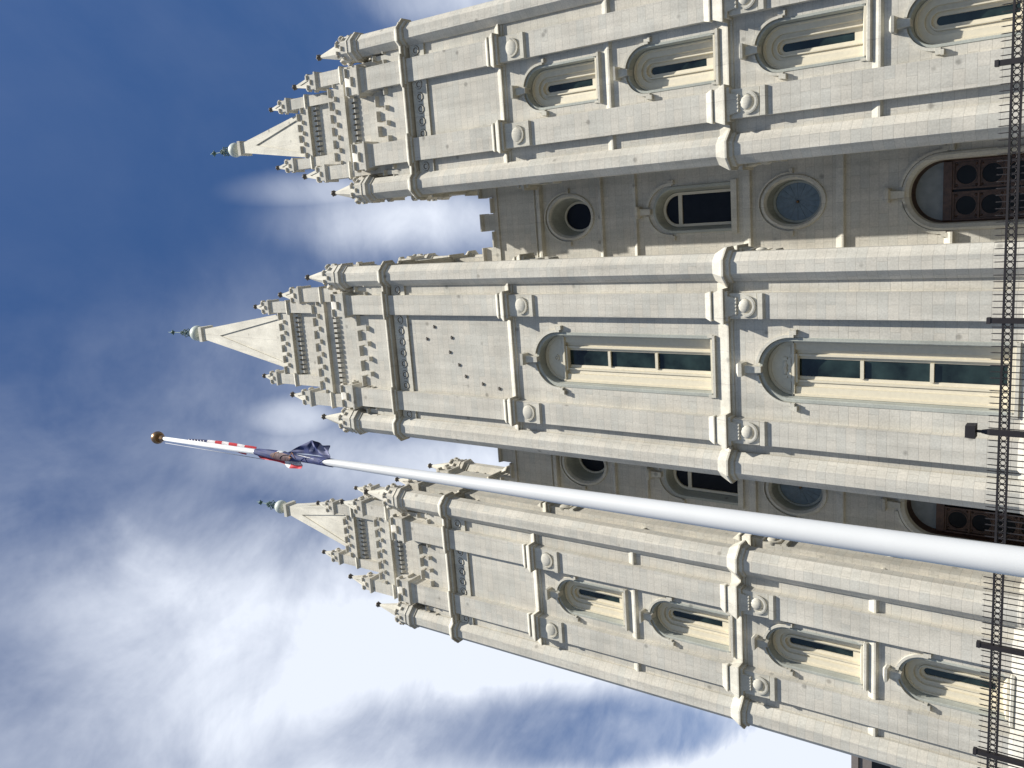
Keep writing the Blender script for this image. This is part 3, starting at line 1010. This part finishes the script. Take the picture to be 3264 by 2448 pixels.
            u.frus((xm - hh * q, xm + hh * q, 0.03, dp, t.slab - 0.22), (xm - hh * q * 0.93, xm + hh * q * 0.93, 0.16, dp - 0.1, t.slab), M_LT)
            u.build('pier_head', tower)
    # --- second and third stages
    def stage(name, hw, z0, corn, cz, bz, sp, pin_c, pin_h):
        m = MB()
        m.box(-hw, hw, -hw, hw, z0, corn[0] - 0.05, M_ST)
        o_ = corn
        face = pin_c + pin_h - hw + 0.0
        xin = pin_c - pin_h + 0.01
        so2 = m.build(name, church, L0)
        for k in range(4):
            m = MB()
            m.T = Matrix.Rotation(k * PI / 2, 4, 'Z') @ Matrix.Translation((0, -hw, 0))
            # plain frieze over a corbel table
            m.box(-xin, xin, -0.17, 0.02, cz[1], corn[0] - 0.04, M_ST)
            st = 0.31 if kind == 'c' else 0.30
            cnt = int(2 * xin / st)
            for q in range(cnt):
                x = (q - (cnt - 1) / 2) * st
                m.rings([[(x - 0.09, -0.02, cz[0] - 0.02), (x + 0.09, -0.02, cz[0] - 0.02), (x + 0.09, 0.02, cz[0] - 0.02), (x - 0.09, 0.02, cz[0] - 0.02)],
                         [(x - 0.09, -0.17, cz[0] + 0.12), (x + 0.09, -0.17, cz[0] + 0.12), (x + 0.09, 0.02, cz[0] + 0.12), (x - 0.09, 0.02, cz[0] + 0.12)],
                         [(x - 0.09, -0.17, cz[1] - 0.08), (x + 0.09, -0.17, cz[1] - 0.08), (x + 0.09, 0.02, cz[1] - 0.08), (x - 0.09, 0.02, cz[1] - 0.08)],
                         [(x - 0.15, -0.17, cz[1] + 0.002), (x + 0.15, -0.17, cz[1] + 0.002), (x + 0.15, 0.02, cz[1] + 0.002), (x - 0.15, 0.02, cz[1] + 0.002)]], M_ST, cap0=True, cap1=True)
            m.rings([[(-xin, -0.17, corn[0] - 0.10), (xin, -0.17, corn[0] - 0.10), (xin, 0.02, corn[0] - 0.10), (-xin, 0.02, corn[0] - 0.10)],
                     [(-xin, -0.38, corn[0] - 0.08), (xin, -0.38, corn[0] - 0.08), (xin, 0.02, corn[0] - 0.08), (-xin, 0.02, corn[0] - 0.08)],
                     [(-xin, -0.38, corn[0] + 0.04), (xin, -0.38, corn[0] + 0.04), (xin, 0.02, corn[0] + 0.04), (-xin, 0.02, corn[0] + 0.04)],
                     [(-xin, -0.27, corn[0] + 0.13), (xin, -0.27, corn[0] + 0.13), (xin, 0.02, corn[0] + 0.13), (-xin, 0.02, corn[0] + 0.13)]], M_TR, cap0=True, cap1=True)
            m.build('corbel_table', so2)
        for k in range(4):
            Mk = Matrix.Rotation(k * PI / 2, 4, 'Z') @ Matrix.Translation((0, -hw, 0))
            m = MB(); battlement(m, Mk, -xin, xin, -0.25, 0.05, corn[0] + 0.11, bz[0], bz[1], sp, sp * 0.58, M_ST, cp=0.14); m.build('battlement', so2)
        return so2
    stage('middle_stage', t.T2, zc1 + 0.2, t.T2z, t.c2, t.b2, t.sp2, t.p2[0], t.p2[1])
    stage('upper_stage', t.T3, t.T2z[0] - 0.3, t.T3z, t.c3, t.b3, t.sp3, t.p3[0], t.p3[1])
    # --- turrets, pinnacles
    tur = None
    for sx in (1, -1):
        for sy in (-1, 1):
            loc = (cx + sx * t.hx, cy + sy * t.hy, 0)
            if tur is None: tur = build_turret(t, church, loc)
            else: copy_tree(tur, church, loc)
    for (pc, ph), (zcap, ztop, ztip, kr), z0, zcorn in ((t.p2, t.p2z, t.slab - 3.0, t.T2z[0] + 0.05), (t.p3, t.p3z, t.b2[0] - 0.6, t.T3z[0] + 0.05)):
        pin = None
        for sx in (1, -1):
            for sy in (-1, 1):
                loc = (cx + sx * pc, cy + sy * pc, 0)
                if pin is None: pin = build_pinnacle(church, loc, ph, z0, zcap, ztop, ztip, kr, zcorn)
                else: copy_tree(pin, church, loc)
    # --- spire
    sp = MB()
    pyramid(sp, t.pyr[0], t.pyr[1], t.pyr[2], t.pyr[3], t.tri[0], t.tri[1], t.tri[2], 0.10)
    ca = t.cap
    k1 = t.pyr[3]
    sp.rings([[(sx * r, sy * r, z) for sx, sy in ((-1, -1), (1, -1), (1, 1), (-1, 1))] for r, z in
              ((k1 - 0.02, t.pyr[2] - 0.05), (k1 + 0.0, ca[0] - 0.12), (ca[2] + 0.04, ca[0] + 0.02), (ca[2] + 0.05, ca[1]), (ca[2] - 0.1, ca[1] + 0.1))], M_TR, cap0=True, cap1=True)
    so = sp.build('spire', church, L0)
    bl = MB(); bl.sphere((0, 0, t.ball[0]), t.ball[1], M_LAMPB, n=32); bl.build('stone_ball', so)
    fi = MB()
    zb_ = t.ball[0] + t.ball[1] - 0.04; H = t.fin - zb_
    fi.tube((0, 0, zb_), (0, 0, t.fin), 0.045, 0.02, M_CU, 8)
    fi.oct(0, 0, [(0.20, zb_), (0.13, zb_ + 0.12), (0.17, zb_ + 0.2), (0.07, zb_ + 0.34)], M_CU, n=10)
    for lev, (fz_, rr, sz) in enumerate(((0.13, 0.17, 0.10), (0.24, 0.22, 0.11), (0.35, 0.15, 0.09), (0.44, 0.08, 0.07))):
        for k in range(6):
            a = k * PI / 3 + lev * 0.5
            x, y = rr * math.cos(a), rr * math.sin(a)
            fi.torus((x, y, zb_ + H * fz_), sz, 0.022, 'z' if k % 3 == 0 else 'y', M_CU, n=9, m=5)
            fi.sphere((x * 1.5, y * 1.5, zb_ + H * (fz_ + 0.02)), 0.045, M_CU, n=6)
    fi.sphere((0, 0, zb_ + H * 0.82), 0.15, M_CU, n=10)
    for k in range(4):
        a = k * PI / 2
        fi.sphere((0.17 * math.cos(a), 0.17 * math.sin(a), zb_ + H * 0.82), 0.05, M_CU, n=6)
    fi.build('finial', so)
    return t


D = 13.12
tcfg = build_tower('c', 0.0, 'middle tower wall, tallest, with tall windows')
build_tower('s', D, 'tower wall nearest the top edge of the photo')
build_tower('s', -D, 'tower wall nearest the bottom edge of the photo')

# stars of the dipper carved on the middle tower
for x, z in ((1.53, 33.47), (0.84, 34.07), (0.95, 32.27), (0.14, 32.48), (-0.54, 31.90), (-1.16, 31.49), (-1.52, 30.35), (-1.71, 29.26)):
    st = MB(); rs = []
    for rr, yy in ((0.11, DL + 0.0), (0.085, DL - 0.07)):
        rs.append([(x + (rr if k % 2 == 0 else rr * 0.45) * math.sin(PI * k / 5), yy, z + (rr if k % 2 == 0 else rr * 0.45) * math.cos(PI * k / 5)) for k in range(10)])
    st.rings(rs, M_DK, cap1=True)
    st.build('carved_star', church)

# --- main body and recessed walls between the towers
body = MB()
body.box(-D - 3.0, D + 3.0, RC + 1.5, RC + 46, 0, 31.5, M_ST)
bo = body.build('main_body', church)


def recess(cx):
    x0, x1 = cx - 2.35, cx + 2.35
    lx = 0.0
    w = MB()
    ops = [('arch', 0, 1.32, 8.85, 0.0), ('oval', 0, 15.08, 1.02, 1.27), ('arch', 0, 0.98, 20.98, 18.0), ('oval', 0, 27.1, 1.02, 1.28)]
    wall_openings(w, -2.35, 2.35, 0, 32.3, ops, M_ST, 0)
    w.poly([(-2.35, 0, 32.3), (2.35, 0, 32.3), (2.35, 1.5, 32.3), (-2.35, 1.5, 32.3)], M_ST)
    o = w.build('recessed_wall', church, (cx, RC, 0))
    def strip(z0, z1, p, up=0.2, mat=M_TR):
        s_ = MB(); s_.rings([[(-2.35, -0.01, z0 - 0.03), (2.35, -0.01, z0 - 0.03), (2.35, 0.02, z0 - 0.03), (-2.35, 0.02, z0 - 0.03)],
                  [(-2.35, -p, z0), (2.35, -p, z0), (2.35, 0.02, z0), (-2.35, 0.02, z0)],
                  [(-2.35, -p, z1), (2.35, -p, z1), (2.35, 0.02, z1), (-2.35, 0.02, z1)],
                  [(-2.35, -0.003, z1 + up), (2.35, -0.003, z1 + up), (2.35, 0.02, z1 + up), (-2.35, 0.02, z1 + up)]], mat, cap0=True, cap1=True); s_.build('string_course', o)
    strip(28.86, 29.0, 0.30, 0.3); strip(29.32, 29.36, 0.12, 0.10)
    strip(25.05, 25.1, 0.20, 0.22); strip(23.06, 23.1, 0.16, 0.2)
    strip(17.05, 17.12, 0.18, 0.35); strip(12.80, 12.88, 0.20, 0.30)
    b_ = MB()
    b_.box(-2.35, 2.35, -0.10, 0.5, 31.9, 32.22, M_ST)
    xs = (-1.75, 0.0, 1.75)
    for (a, c) in ((-2.35, -1.42), (-0.45, 0.5), (1.42, 2.35)):
        b_.box(a, c, -0.099, 0.499, 32.2, 33.0, M_ST)
        cope(b_, a - 0.02, c + 0.02, -0.10, 0.5, 33.1, 0.20, M_ST)
    for (a, c) in ((-1.40, -0.47), (0.52, 1.40)):
        cope(b_, a + 0.02, c - 0.02, -0.10, 0.5, 32.3, 0.20, M_ST)
    b_.build('battlement', o)
    # oval windows
    for cz, gx, gz, mat, dep, rim in ((27.1, 0.70, 0.84, M_GD, 0.95, True), (15.08, 0.86, 1.02, M_GB, 0.62, False)):
        m = MB()
        E = lambda rx, rz: ell_line(0, cz, rx, rz)
        loft(m, [(E(1.24, 1.50), 0.0), (E(1.22, 1.48), -0.10), (E(1.10, 1.35), -0.12), (E(1.04, 1.29), -0.02), (E(1.0, 1.25), 0.05)], M_TR, closed=True, sm=False)
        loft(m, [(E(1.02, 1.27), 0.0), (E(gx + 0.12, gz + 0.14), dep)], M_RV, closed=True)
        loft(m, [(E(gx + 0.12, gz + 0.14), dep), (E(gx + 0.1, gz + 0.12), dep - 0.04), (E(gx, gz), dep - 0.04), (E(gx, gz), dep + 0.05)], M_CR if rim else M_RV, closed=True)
        wo = m.build('oval_window', church, (cx, RC, 0))
        g = MB(); g.poly([(p[0], dep + 0.02, p[1]) for p in E(gx + 0.05, gz + 0.05)], mat)
        g.build('window_pane', wo)
        hm = MB()
        arch_solid(hm, 0, cz, 1.30, 1.38, -0.12, 0.02, R(5), R(175), M_TR, 30, rz0=1.56, rz1=1.64)
        for sg in (-1, 1):
            hm.box(*sorted((sg * 1.28, sg * 1.5)), -0.16, 0.02, cz - 0.02, cz + 0.14, M_TR)
        hm.build('hood_moulding', wo)
        if not rim:
            lm = MB()
            lm.sphere((0, dep + 0.0, cz), 0.07, M_BR, n=10)
            for k in range(16):
                t = 2 * PI * k / 16
                lm.tube((0.08 * math.cos(t), dep + 0.012, cz + 0.08 * math.sin(t)), (gx * math.cos(t), dep + 0.012, cz + gz * math.sin(t)), 0.006, 0.006, M_GLN, 4)
            lm.build('glazing_bars', wo)
    # arched window
    m = MB()
    zs, zb = 20.98, 18.0
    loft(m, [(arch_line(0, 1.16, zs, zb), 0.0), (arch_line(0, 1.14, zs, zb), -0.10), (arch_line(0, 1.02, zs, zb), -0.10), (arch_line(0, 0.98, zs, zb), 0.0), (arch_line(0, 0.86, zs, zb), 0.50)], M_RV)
    loft(m, [(arch_line(0, 0.86, zs, zb), 0.5), (arch_line(0, 0.84, zs, zb), 0.44), (arch_line(0, 0.71, zs, zb), 0.46), (arch_line(0, 0.71, zs, zb), 0.6)], M_CR)
    m.box(-0.71, 0.71, 0.47, 0.6, 20.80, 21.0, M_CR)
    m.box(-0.71, 0.71, 0.47, 0.6, zb, zb + 0.24, M_CR)
    wo = m.build('arched_window', church, (cx, RC, 0))
    g = MB(); g.poly([(p[0], 0.55, p[1]) for p in arch_line(0, 0.73, zs, 20.9)], M_GD); g.build('window_pane', wo)
    g = MB(); g.poly([(-0.73, 0.55, zb), (0.73, 0.55, zb), (0.73, 0.55, 20.9), (-0.73, 0.55, 20.9)], M_GD); g.build('window_pane', wo)
    hm = MB(); hood(hm, 1.18, 1.32, zs + 0.25, 23.12, 1.42, p=0.11); hm.build('hood_moulding', wo)
    sl = MB(); sl.box(-1.25, 1.25, -0.15, 0.6, zb - 0.28, zb - 0.002, M_TR); sl.build('window_sill', wo)
    # doorway
    m = MB()
    zs = 8.85
    loft(m, [(arch_line(0, 1.60, zs, 0), 0.0), (arch_line(0, 1.58, zs, 0), -0.10), (arch_line(0, 1.48, zs, 0), -0.12), (arch_line(0, 1.34, zs, 0), -0.02), (arch_line(0, 1.32, zs, 0), 0.0), (arch_line(0, 1.28, zs, 0), 0.25)], M_TR)
    loft(m, [(arch_line(0, 1.28, zs, 0), 0.25), (arch_line(0, 1.20, zs, 0), 0.75)], M_BZ)
    m.box(-1.2, 1.2, 0.55, 0.85, 8.62, 8.95, M_BZ)
    do = m.build('doorway', church, (cx, RC, 0))
    g = MB(); g.poly([(p[0], 0.72, p[1]) for p in arch_line(0, 1.22, zs, 8.8)], M_GLN); g.build('lunette_pane', do)
    hm = MB(); hood(hm, 1.60, 1.72, zs, 11.18, 1.85, p=0.12); hm.build('hood_moulding', do)
    d = MB()
    # openwork screen: two leaves of square panels, each with a round light
    for sg in (-1, 1):
        for row in range(5):
            zc_ = 8.10 - row * 0.95
            xc_ = sg * 0.625
            n = 32
            E = ell_line(xc_, zc_, 0.385, 0.375, n)
            O = []
            for k in range(n):
                t = 2 * PI * k / n
                c, s2 = math.cos(t), math.sin(t)
                sc = min(1 / abs(c) if abs(c) > 1e-6 else 1e9, 1 / abs(s2) if abs(s2) > 1e-6 else 1e9)
                O.append((xc_ + 0.52 * c * sc, zc_ + 0.475 * s2 * sc))
            for k in range(n):
                q = (k + 1) % n
                d.poly([(E[k][0], 0.70, E[k][1]), (E[q][0], 0.70, E[q][1]), (O[q][0], 0.70, O[q][1]), (O[k][0], 0.70, O[k][1])], M_BZ)
            arch_solid(d, xc_, zc_, 0.385, 0.425, 0.66, 0.71, 0, 2 * PI, M_BZ, 28)
            for s3 in (-1, 1):
                for s4 in (-1, 1):
                    d.sphere((xc_ + s3 * 0.42, 0.69, zc_ + s4 * 0.37), 0.055, M_BZ, n=8)
            d.box(xc_ - 0.56, xc_ + 0.56, 0.62, 0.74, zc_ + 0.44, zc_ + 0.52, M_BZ)
        for x in (0.05, 1.16):
            d.box(*sorted((sg * x, sg * (x + 0.07))), 0.60, 0.75, 3.4, 8.62, M_BZ)
        d.box(*sorted((sg * 0.05, sg * 1.2)), 0.64, 0.72, 0.0, 3.8, M_BZ)
    d.build('bronze_screen', do)
    g = MB(); g.poly([(-1.22, 0.73, 3.8), (1.22, 0.73, 3.8), (1.22, 0.73, 8.62), (-1.22, 0.73, 8.62)], M_GD); g.build('door_pane', do)
    # lit ledge stones beside the door arch
    for sg in (-1, 1):
        lg = MB()
        a, c = sorted((sg * 1.64, sg * 2.35))
        lg.rings([[(a, -0.28, 8.42), (c, -0.28, 8.42), (c, 0.02, 8.42), (a, 0.02, 8.42)],
                  [(a, -0.28, 8.50), (c, -0.28, 8.50), (c, 0.02, 8.50), (a, 0.02, 8.50)],
                  [(a, -0.02, 8.78), (c, -0.02, 8.78), (c, 0.02, 8.78), (a, 0.02, 8.78)]], M_TR, cap0=True, cap1=True)
        lg.build('impost_ledge', do)


recess(6.9)
recess(-6.9)

# ------------------------------------------------------------------ flagpole and flags
pole = empty('flagpole', (3.895, -27.0, 0), 'tall tapering white flagpole with a bronze ball in front of the church', 'flagpole')
PT = Vector((3.757 - 3.895, -0.057, 15.72))
m = MB()
PR = [(0.0, 0.145), (2.4, 0.134), (4.5, 0.120), (7.3, 0.098), (9.6, 0.072), (11.4, 0.056), (13.0, 0.046), (15.72, 0.034)]
rs = []
for z, r in PR:
    c = PT * (z / 15.72)
    rs.append([(c.x + r * math.cos(2 * PI * k / 32), c.y + r * math.sin(2 * PI * k / 32), z) for k in range(32)])
m.rings(rs, M_WH, sm=True, cap0=True, cap1=True)
m.oct(0, 0, [(0.30, 0), (0.30, 0.1), (0.2, 0.2), (0.15, 0.35)], M_WH, n=24)
m.build('pole', pole)
m = MB(); m.sphere((PT.x, PT.y, 15.85), 0.115, M_BR, n=28)
m.oct(PT.x, PT.y, [(0.045, 15.66), (0.06, 15.72), (0.04, 15.76)], M_BR, n=14); m.build('ball_finial', pole)
m = MB()
m.tube((PT.x - 0.07, PT.y - 0.02, 15.6), (PT.x * 0.8 - 0.085, PT.y - 0.05, 12.8), 0.005, 0.005, M_ROPE, 6)
m.build('halyard', pole)


def pole_at(z):
    c = PT * (z / 15.72)
    return Vector((3.895 + c.x, -27.0 + c.y, z))


def pole_r(z):
    for (za, ra), (zb, rb) in zip(PR, PR[1:]):
        if za <= z <= zb: return ra + (rb - ra) * (z - za) / (zb - za)
    return PR[-1][1]


m = MB(); c = pole_at(12.45)
m.oct(c.x - 3.895, c.y + 27.0, [(0.07, 12.37), (0.075, 12.39), (0.075, 12.49), (0.07, 12.51)], M_WH, n=20); m.build('truck_ring', pole)


def px_plane(x, y, Y):
    """photo pixel -> point on the plane of that depth (places the flag outlines at their real distance)"""
    d = f_ * 2769.5 + r_ * ((2448 - y) - 1224) - u_ * (x - 1632)
    o = Vector((7.189, -35.377, 1.6))
    t = (Y - o.y) / d.y
    return o + d * t


def e3(x, y, dy=0.0):
    return px_plane(400 + x / 2.765, 1300 + y / 2.765, -27.05 + dy)


def cloth(mb, rows, matf, wav=0.03, sub=6, nv=8, ph=0.0):
    """rows: list of (inner point, outer point) along the hang; surface between them with folds and thickness"""
    R_ = []
    for (a0, b0), (a1, b1) in zip(rows, rows[1:]):
        for k in range(sub):
            t = k / sub
            R_.append((a0.lerp(a1, t), b0.lerp(b1, t)))
    R_.append(rows[-1])
    G = []
    for i, (a, b) in enumerate(R_):
        row = []
        for j in range(nv + 1):
            s = j / nv
            p = a.lerp(b, s)
            p.y += wav * math.sin(i * 0.45 + s * 7 + ph) * (0.3 + s)
            row.append(tuple(p))
        G.append(row)
    th = Vector((0, 0.006, 0))
    ids = [mb.pts(r) for r in G]
    ids2 = [mb.pts([tuple(Vector(p) + th) for p in r]) for r in G]
    for i in range(len(G) - 1):
        for j in range(nv):
            mt = matf(i / (len(G) - 1), j / nv)
            mb.face((ids[i][j], ids[i][j + 1], ids[i + 1][j + 1], ids[i + 1][j]), mt, True)
            mb.face((ids2[i][j + 1], ids2[i][j], ids2[i + 1][j], ids2[i + 1][j + 1]), mt, True)


us = MB()
# upper part: stripes showing on the sunward side of the pole
xs = [545, 620, 720, 790, 850, 910, 985, 1050, 1150]
ys_out = [275, 277, 284, 290, 296, 305, 318, 330, 345]
ys_in = [300, 310, 325, 333, 340, 347, 357, 368, 382]
mats = [M_NV, M_NV, M_WC, M_RD, M_WC, M_RD, M_WC, M_RD]
for i in range(8):
    cloth(us, [(e3(xs[i], ys_in[i] + 6, 0.10), e3(xs[i], ys_out[i], 0.06)), (e3(xs[i + 1], ys_in[i + 1] + 6, 0.10), e3(xs[i + 1], ys_out[i + 1], 0.06))],
          lambda a, b, mm=mats[i]: mm, wav=0.008, sub=4, nv=4)
for k in range(11):                                   # stars of the canton
    x = 560 + (k % 6) * 26 + (10 if k > 5 else 0); y = 283 + (x - 560) * 0.085 + (10 if k > 5 else 0)
    p = e3(x, y, 0.05)
    us.sphere(tuple(p), 0.018, M_WC, n=6, sy=0.4)
# slivers on the shaded side
cloth(us, [(e3(720, 345, 0.08), e3(722, 349, 0.08)), (e3(750, 345, 0.08), e3(750, 355, 0.08)), (e3(780, 348, 0.08), e3(780, 357, 0.08))], lambda a, b: M_RD, 0.004, 3, 2)
cloth(us, [(e3(970, 380, 0.08), e3(975, 388, 0.08)), (e3(1020, 388, 0.08), e3(1020, 405, 0.08)), (e3(1065, 395, 0.08), e3(1065, 414, 0.08))], lambda a, b: M_RD, 0.004, 3, 2)
# lower fly swept past the second flag
cloth(us, [(e3(1120, 370, 0.12), e3(1128, 405, 0.10)), (e3(1200, 385, 0.12), e3(1185, 440, 0.08)), (e3(1300, 400, 0.12), e3(1300, 466, 0.06)),
           (e3(1400, 405, 0.12), e3(1400, 500, 0.05)), (e3(1480, 420, 0.12), e3(1450, 530, 0.04)), (e3(1530, 440, 0.10), e3(1510, 540, 0.02)), (e3(1545, 470, 0.08), e3(1557, 532, 0.0))],
      lambda a, b: (M_RD if b > 0.3 else M_WC) if a < 0.48 else (M_WC if (a < 0.66 or b < 0.66) else M_RD), 0.015, 6, 12)
uo = us.build('striped_flag'); tag(uo, 'striped red and white flag with starred blue corner hanging near the flagpole top', 'flag')

nv = MB()
# navy cloth wound round the pole
zt = e3(1150, 400).z; zbt = e3(1790, 470).z
rs = []
NR = 44
for i in range(NR + 1):
    t = i / NR
    z = zt + (zbt - zt) * t
    c = pole_at(z)
    r0 = pole_r(z) + 0.006 + 0.016 * math.sin(PI * min(1, t * 1.6)) * (1 - t * 0.55)
    ring = []
    for k in range(28):
        a = 2 * PI * k / 28
        rr = r0 * (1 + 0.10 * math.sin(3 * a + t * 9) * math.sin(PI * t) + 0.06 * math.sin(7 * a + t * 21))
        if t < 0.06: rr = pole_r(z) + 0.004 + (rr - pole_r(z)) * t / 0.06
        zz = z - (0.10 * math.sin(a * 2 + 1) if t > 0.95 else 0)
        ring.append((c.x + rr * math.cos(a), c.y + rr * math.sin(a), zz))
    rs.append(ring)
nv.rings(rs, M_NV, sm=True)
# loose corner blown out towards the sun side
cloth(nv, [(e3(1430, 395, -0.02), e3(1440, 385, -0.02)), (e3(1520, 400, -0.02), e3(1540, 335, -0.04)), (e3(1590, 405, -0.02), e3(1625, 290, -0.06)), (e3(1640, 410, -0.02), e3(1660, 282, -0.06)),
           (e3(1700, 420, -0.02), e3(1700, 315, 0.0)), (e3(1750, 435, -0.02), e3(1750, 328, 0.03)), (e3(1800, 445, -0.02), e3(1790, 337, 0.05))],
      lambda a, b: M_NL if ((0.42 < a < 0.52 and b > 0.2) or (a > 0.66 and 0.15 < b < 0.86)) else M_NV, 0.022, 7, 14, ph=1.0)  # paler patches paint light coming through the thin navy cloth
no = nv.build('navy_flag'); tag(no, 'dark navy flag wrapped round the white flagpole below the striped flag', 'flag')
SR = 0.092
sl = MB()
for i, (x, y, rx, rz_) in enumerate(((1400, 418, 0.13, 0.10),)):
    p = e3(x, y, 0.0); c = pole_at(p.z)
    rs = []
    for k in range(13):
        zz = p.z + 0.24 - 0.48 * k / 12
        w = 0.75 * math.sqrt(max(0.02, 1 - ((k - 6) / 6.2) ** 2))
        cc = pole_at(zz)
        rs.append([(cc.x + SR * math.cos(-PI / 2 + 0.1 + a * w), cc.y + SR * math.sin(-PI / 2 + 0.1 + a * w), zz) for a in [q / 6 - 1 for q in range(13)]])
    sl.rings(rs, M_SE, closed=False, sm=True)
for (x0, y0, x1, y1) in ((1300, 430, 1320, 395), (1320, 395, 1350, 392), (1440, 440, 1465, 395), (1465, 395, 1500, 450), (1440, 440, 1470, 440)):
    sl.tube(tuple(e3(x0, y0, -0.13)), tuple(e3(x1, y1, -0.13)), 0.006, 0.006, M_GO, 6)
so_ = sl.build('seal', no)

# ------------------------------------------------------------------ iron fence and lamp
FY = -18.66
fence = empty('iron_fence', (2.0, FY, 0), 'black iron picket fence with rings between its two top rails, before the church', 'fence')
posts = [-11.5, -9.35, -3.35, -1.16, 4.85, 9.05, 15.05]
fy0 = 0.0
po = None
for x in posts:
    if po is None:
        m = MB(); m.box(-0.045, 0.045, -0.045, 0.045, 0, 3.86, M_IR); m.frus((-0.055, 0.055, -0.055, 0.055, 3.82), (-0.05, 0.05, -0.05, 0.05, 3.88), M_IR)
        po = m.build('post', fence, (x - 2.0, 0, 0))
    else: copy_tree(po, fence, (x - 2.0, 0, 0))
for z in (3.63, 3.49, 0.25):
    m = MB(); m.box(posts[0], posts[-1], -0.02, 0.02, z - 0.018, z + 0.018, M_IR); m.build('rail', fence, (-2.0, 0, 0))
for a, b_ in zip(posts, posts[1:]):
    m = MB()
    n = round((b_ - a) / 0.112)
    for k in range(1, n):
        x = (b_ - a) * k / n
        m.frus((x - 0.0075, x + 0.0075, -0.0075, 0.0075, 0.05), (x - 0.0075, x + 0.0075, -0.0075, 0.0075, 3.78), M_IR)
        m.frus((x - 0.0075, x + 0.0075, -0.0075, 0.0075, 3.78), (x - 0.002, x + 0.002, -0.002, 0.002, 3.81), M_IR)
    for k in range(n):
        x = (b_ - a) * (k + 0.5) / n
        m.torus((x, 0, 3.56), 0.044, 0.008, 'y', M_IR, n=14, m=5)
    m.build('picket_panel', fence, (a - 2.0, 0, 0))

lamp = empty('plaza_lamp', (3.19, -19.85, 0), 'dark shoebox lamp on a square pole standing at the iron fence', 'lamp')
m = MB(); m.box(-0.045, 0.045, -0.045, 0.045, 0, 3.62, M_IR); m.box(-0.12, 0.12, -0.12, 0.12, 0, 0.05, M_IR)
m.frus((-0.045, 0.045, -0.045, 0.045, 3.62), (-0.025, 0.025, -0.025, 0.025, 3.74), M_IR); m.build('lamp_post', lamp)
m = MB(); m.frus((-0.11, 0.11, -0.11, 0.11, 3.82), (-0.10, 0.10, -0.11, 0.11, 3.97), M_IR)
m.box(-0.02, 0.02, -0.02, 0.02, 3.70, 3.82, M_IR); m.build('lamp_head', lamp)

# ------------------------------------------------------------------ ground and the building beyond
m = MB(); m.poly([(-900, -900, 0), (900, -900, 0), (900, 900, 0), (-900, 900, 0)], M_PAV)
tag(m.build('ground'), 'plaza ground, darkened to cut bounce light', kind='structure')

off = empty('office_building', (-62, 62, 0), 'distant dark office block beyond the church at the lower corner of the photo', 'building')
m = MB(); m.box(-14, 14, 0, 20, 0, 27, M_OF)
m.box(-14.2, 14.2, -0.2, 20.2, 27, 27.8, M_OF); m.build('wall', off)
for r_i in range(7):
    for c_i in range(8):
        m = MB(); x = -12.2 + c_i * 3.3; z = 2.5 + r_i * 3.5
        m.box(x, x + 1.9, -0.05, 0.05, z, z + 2.0, M_GD); m.build('window', off)
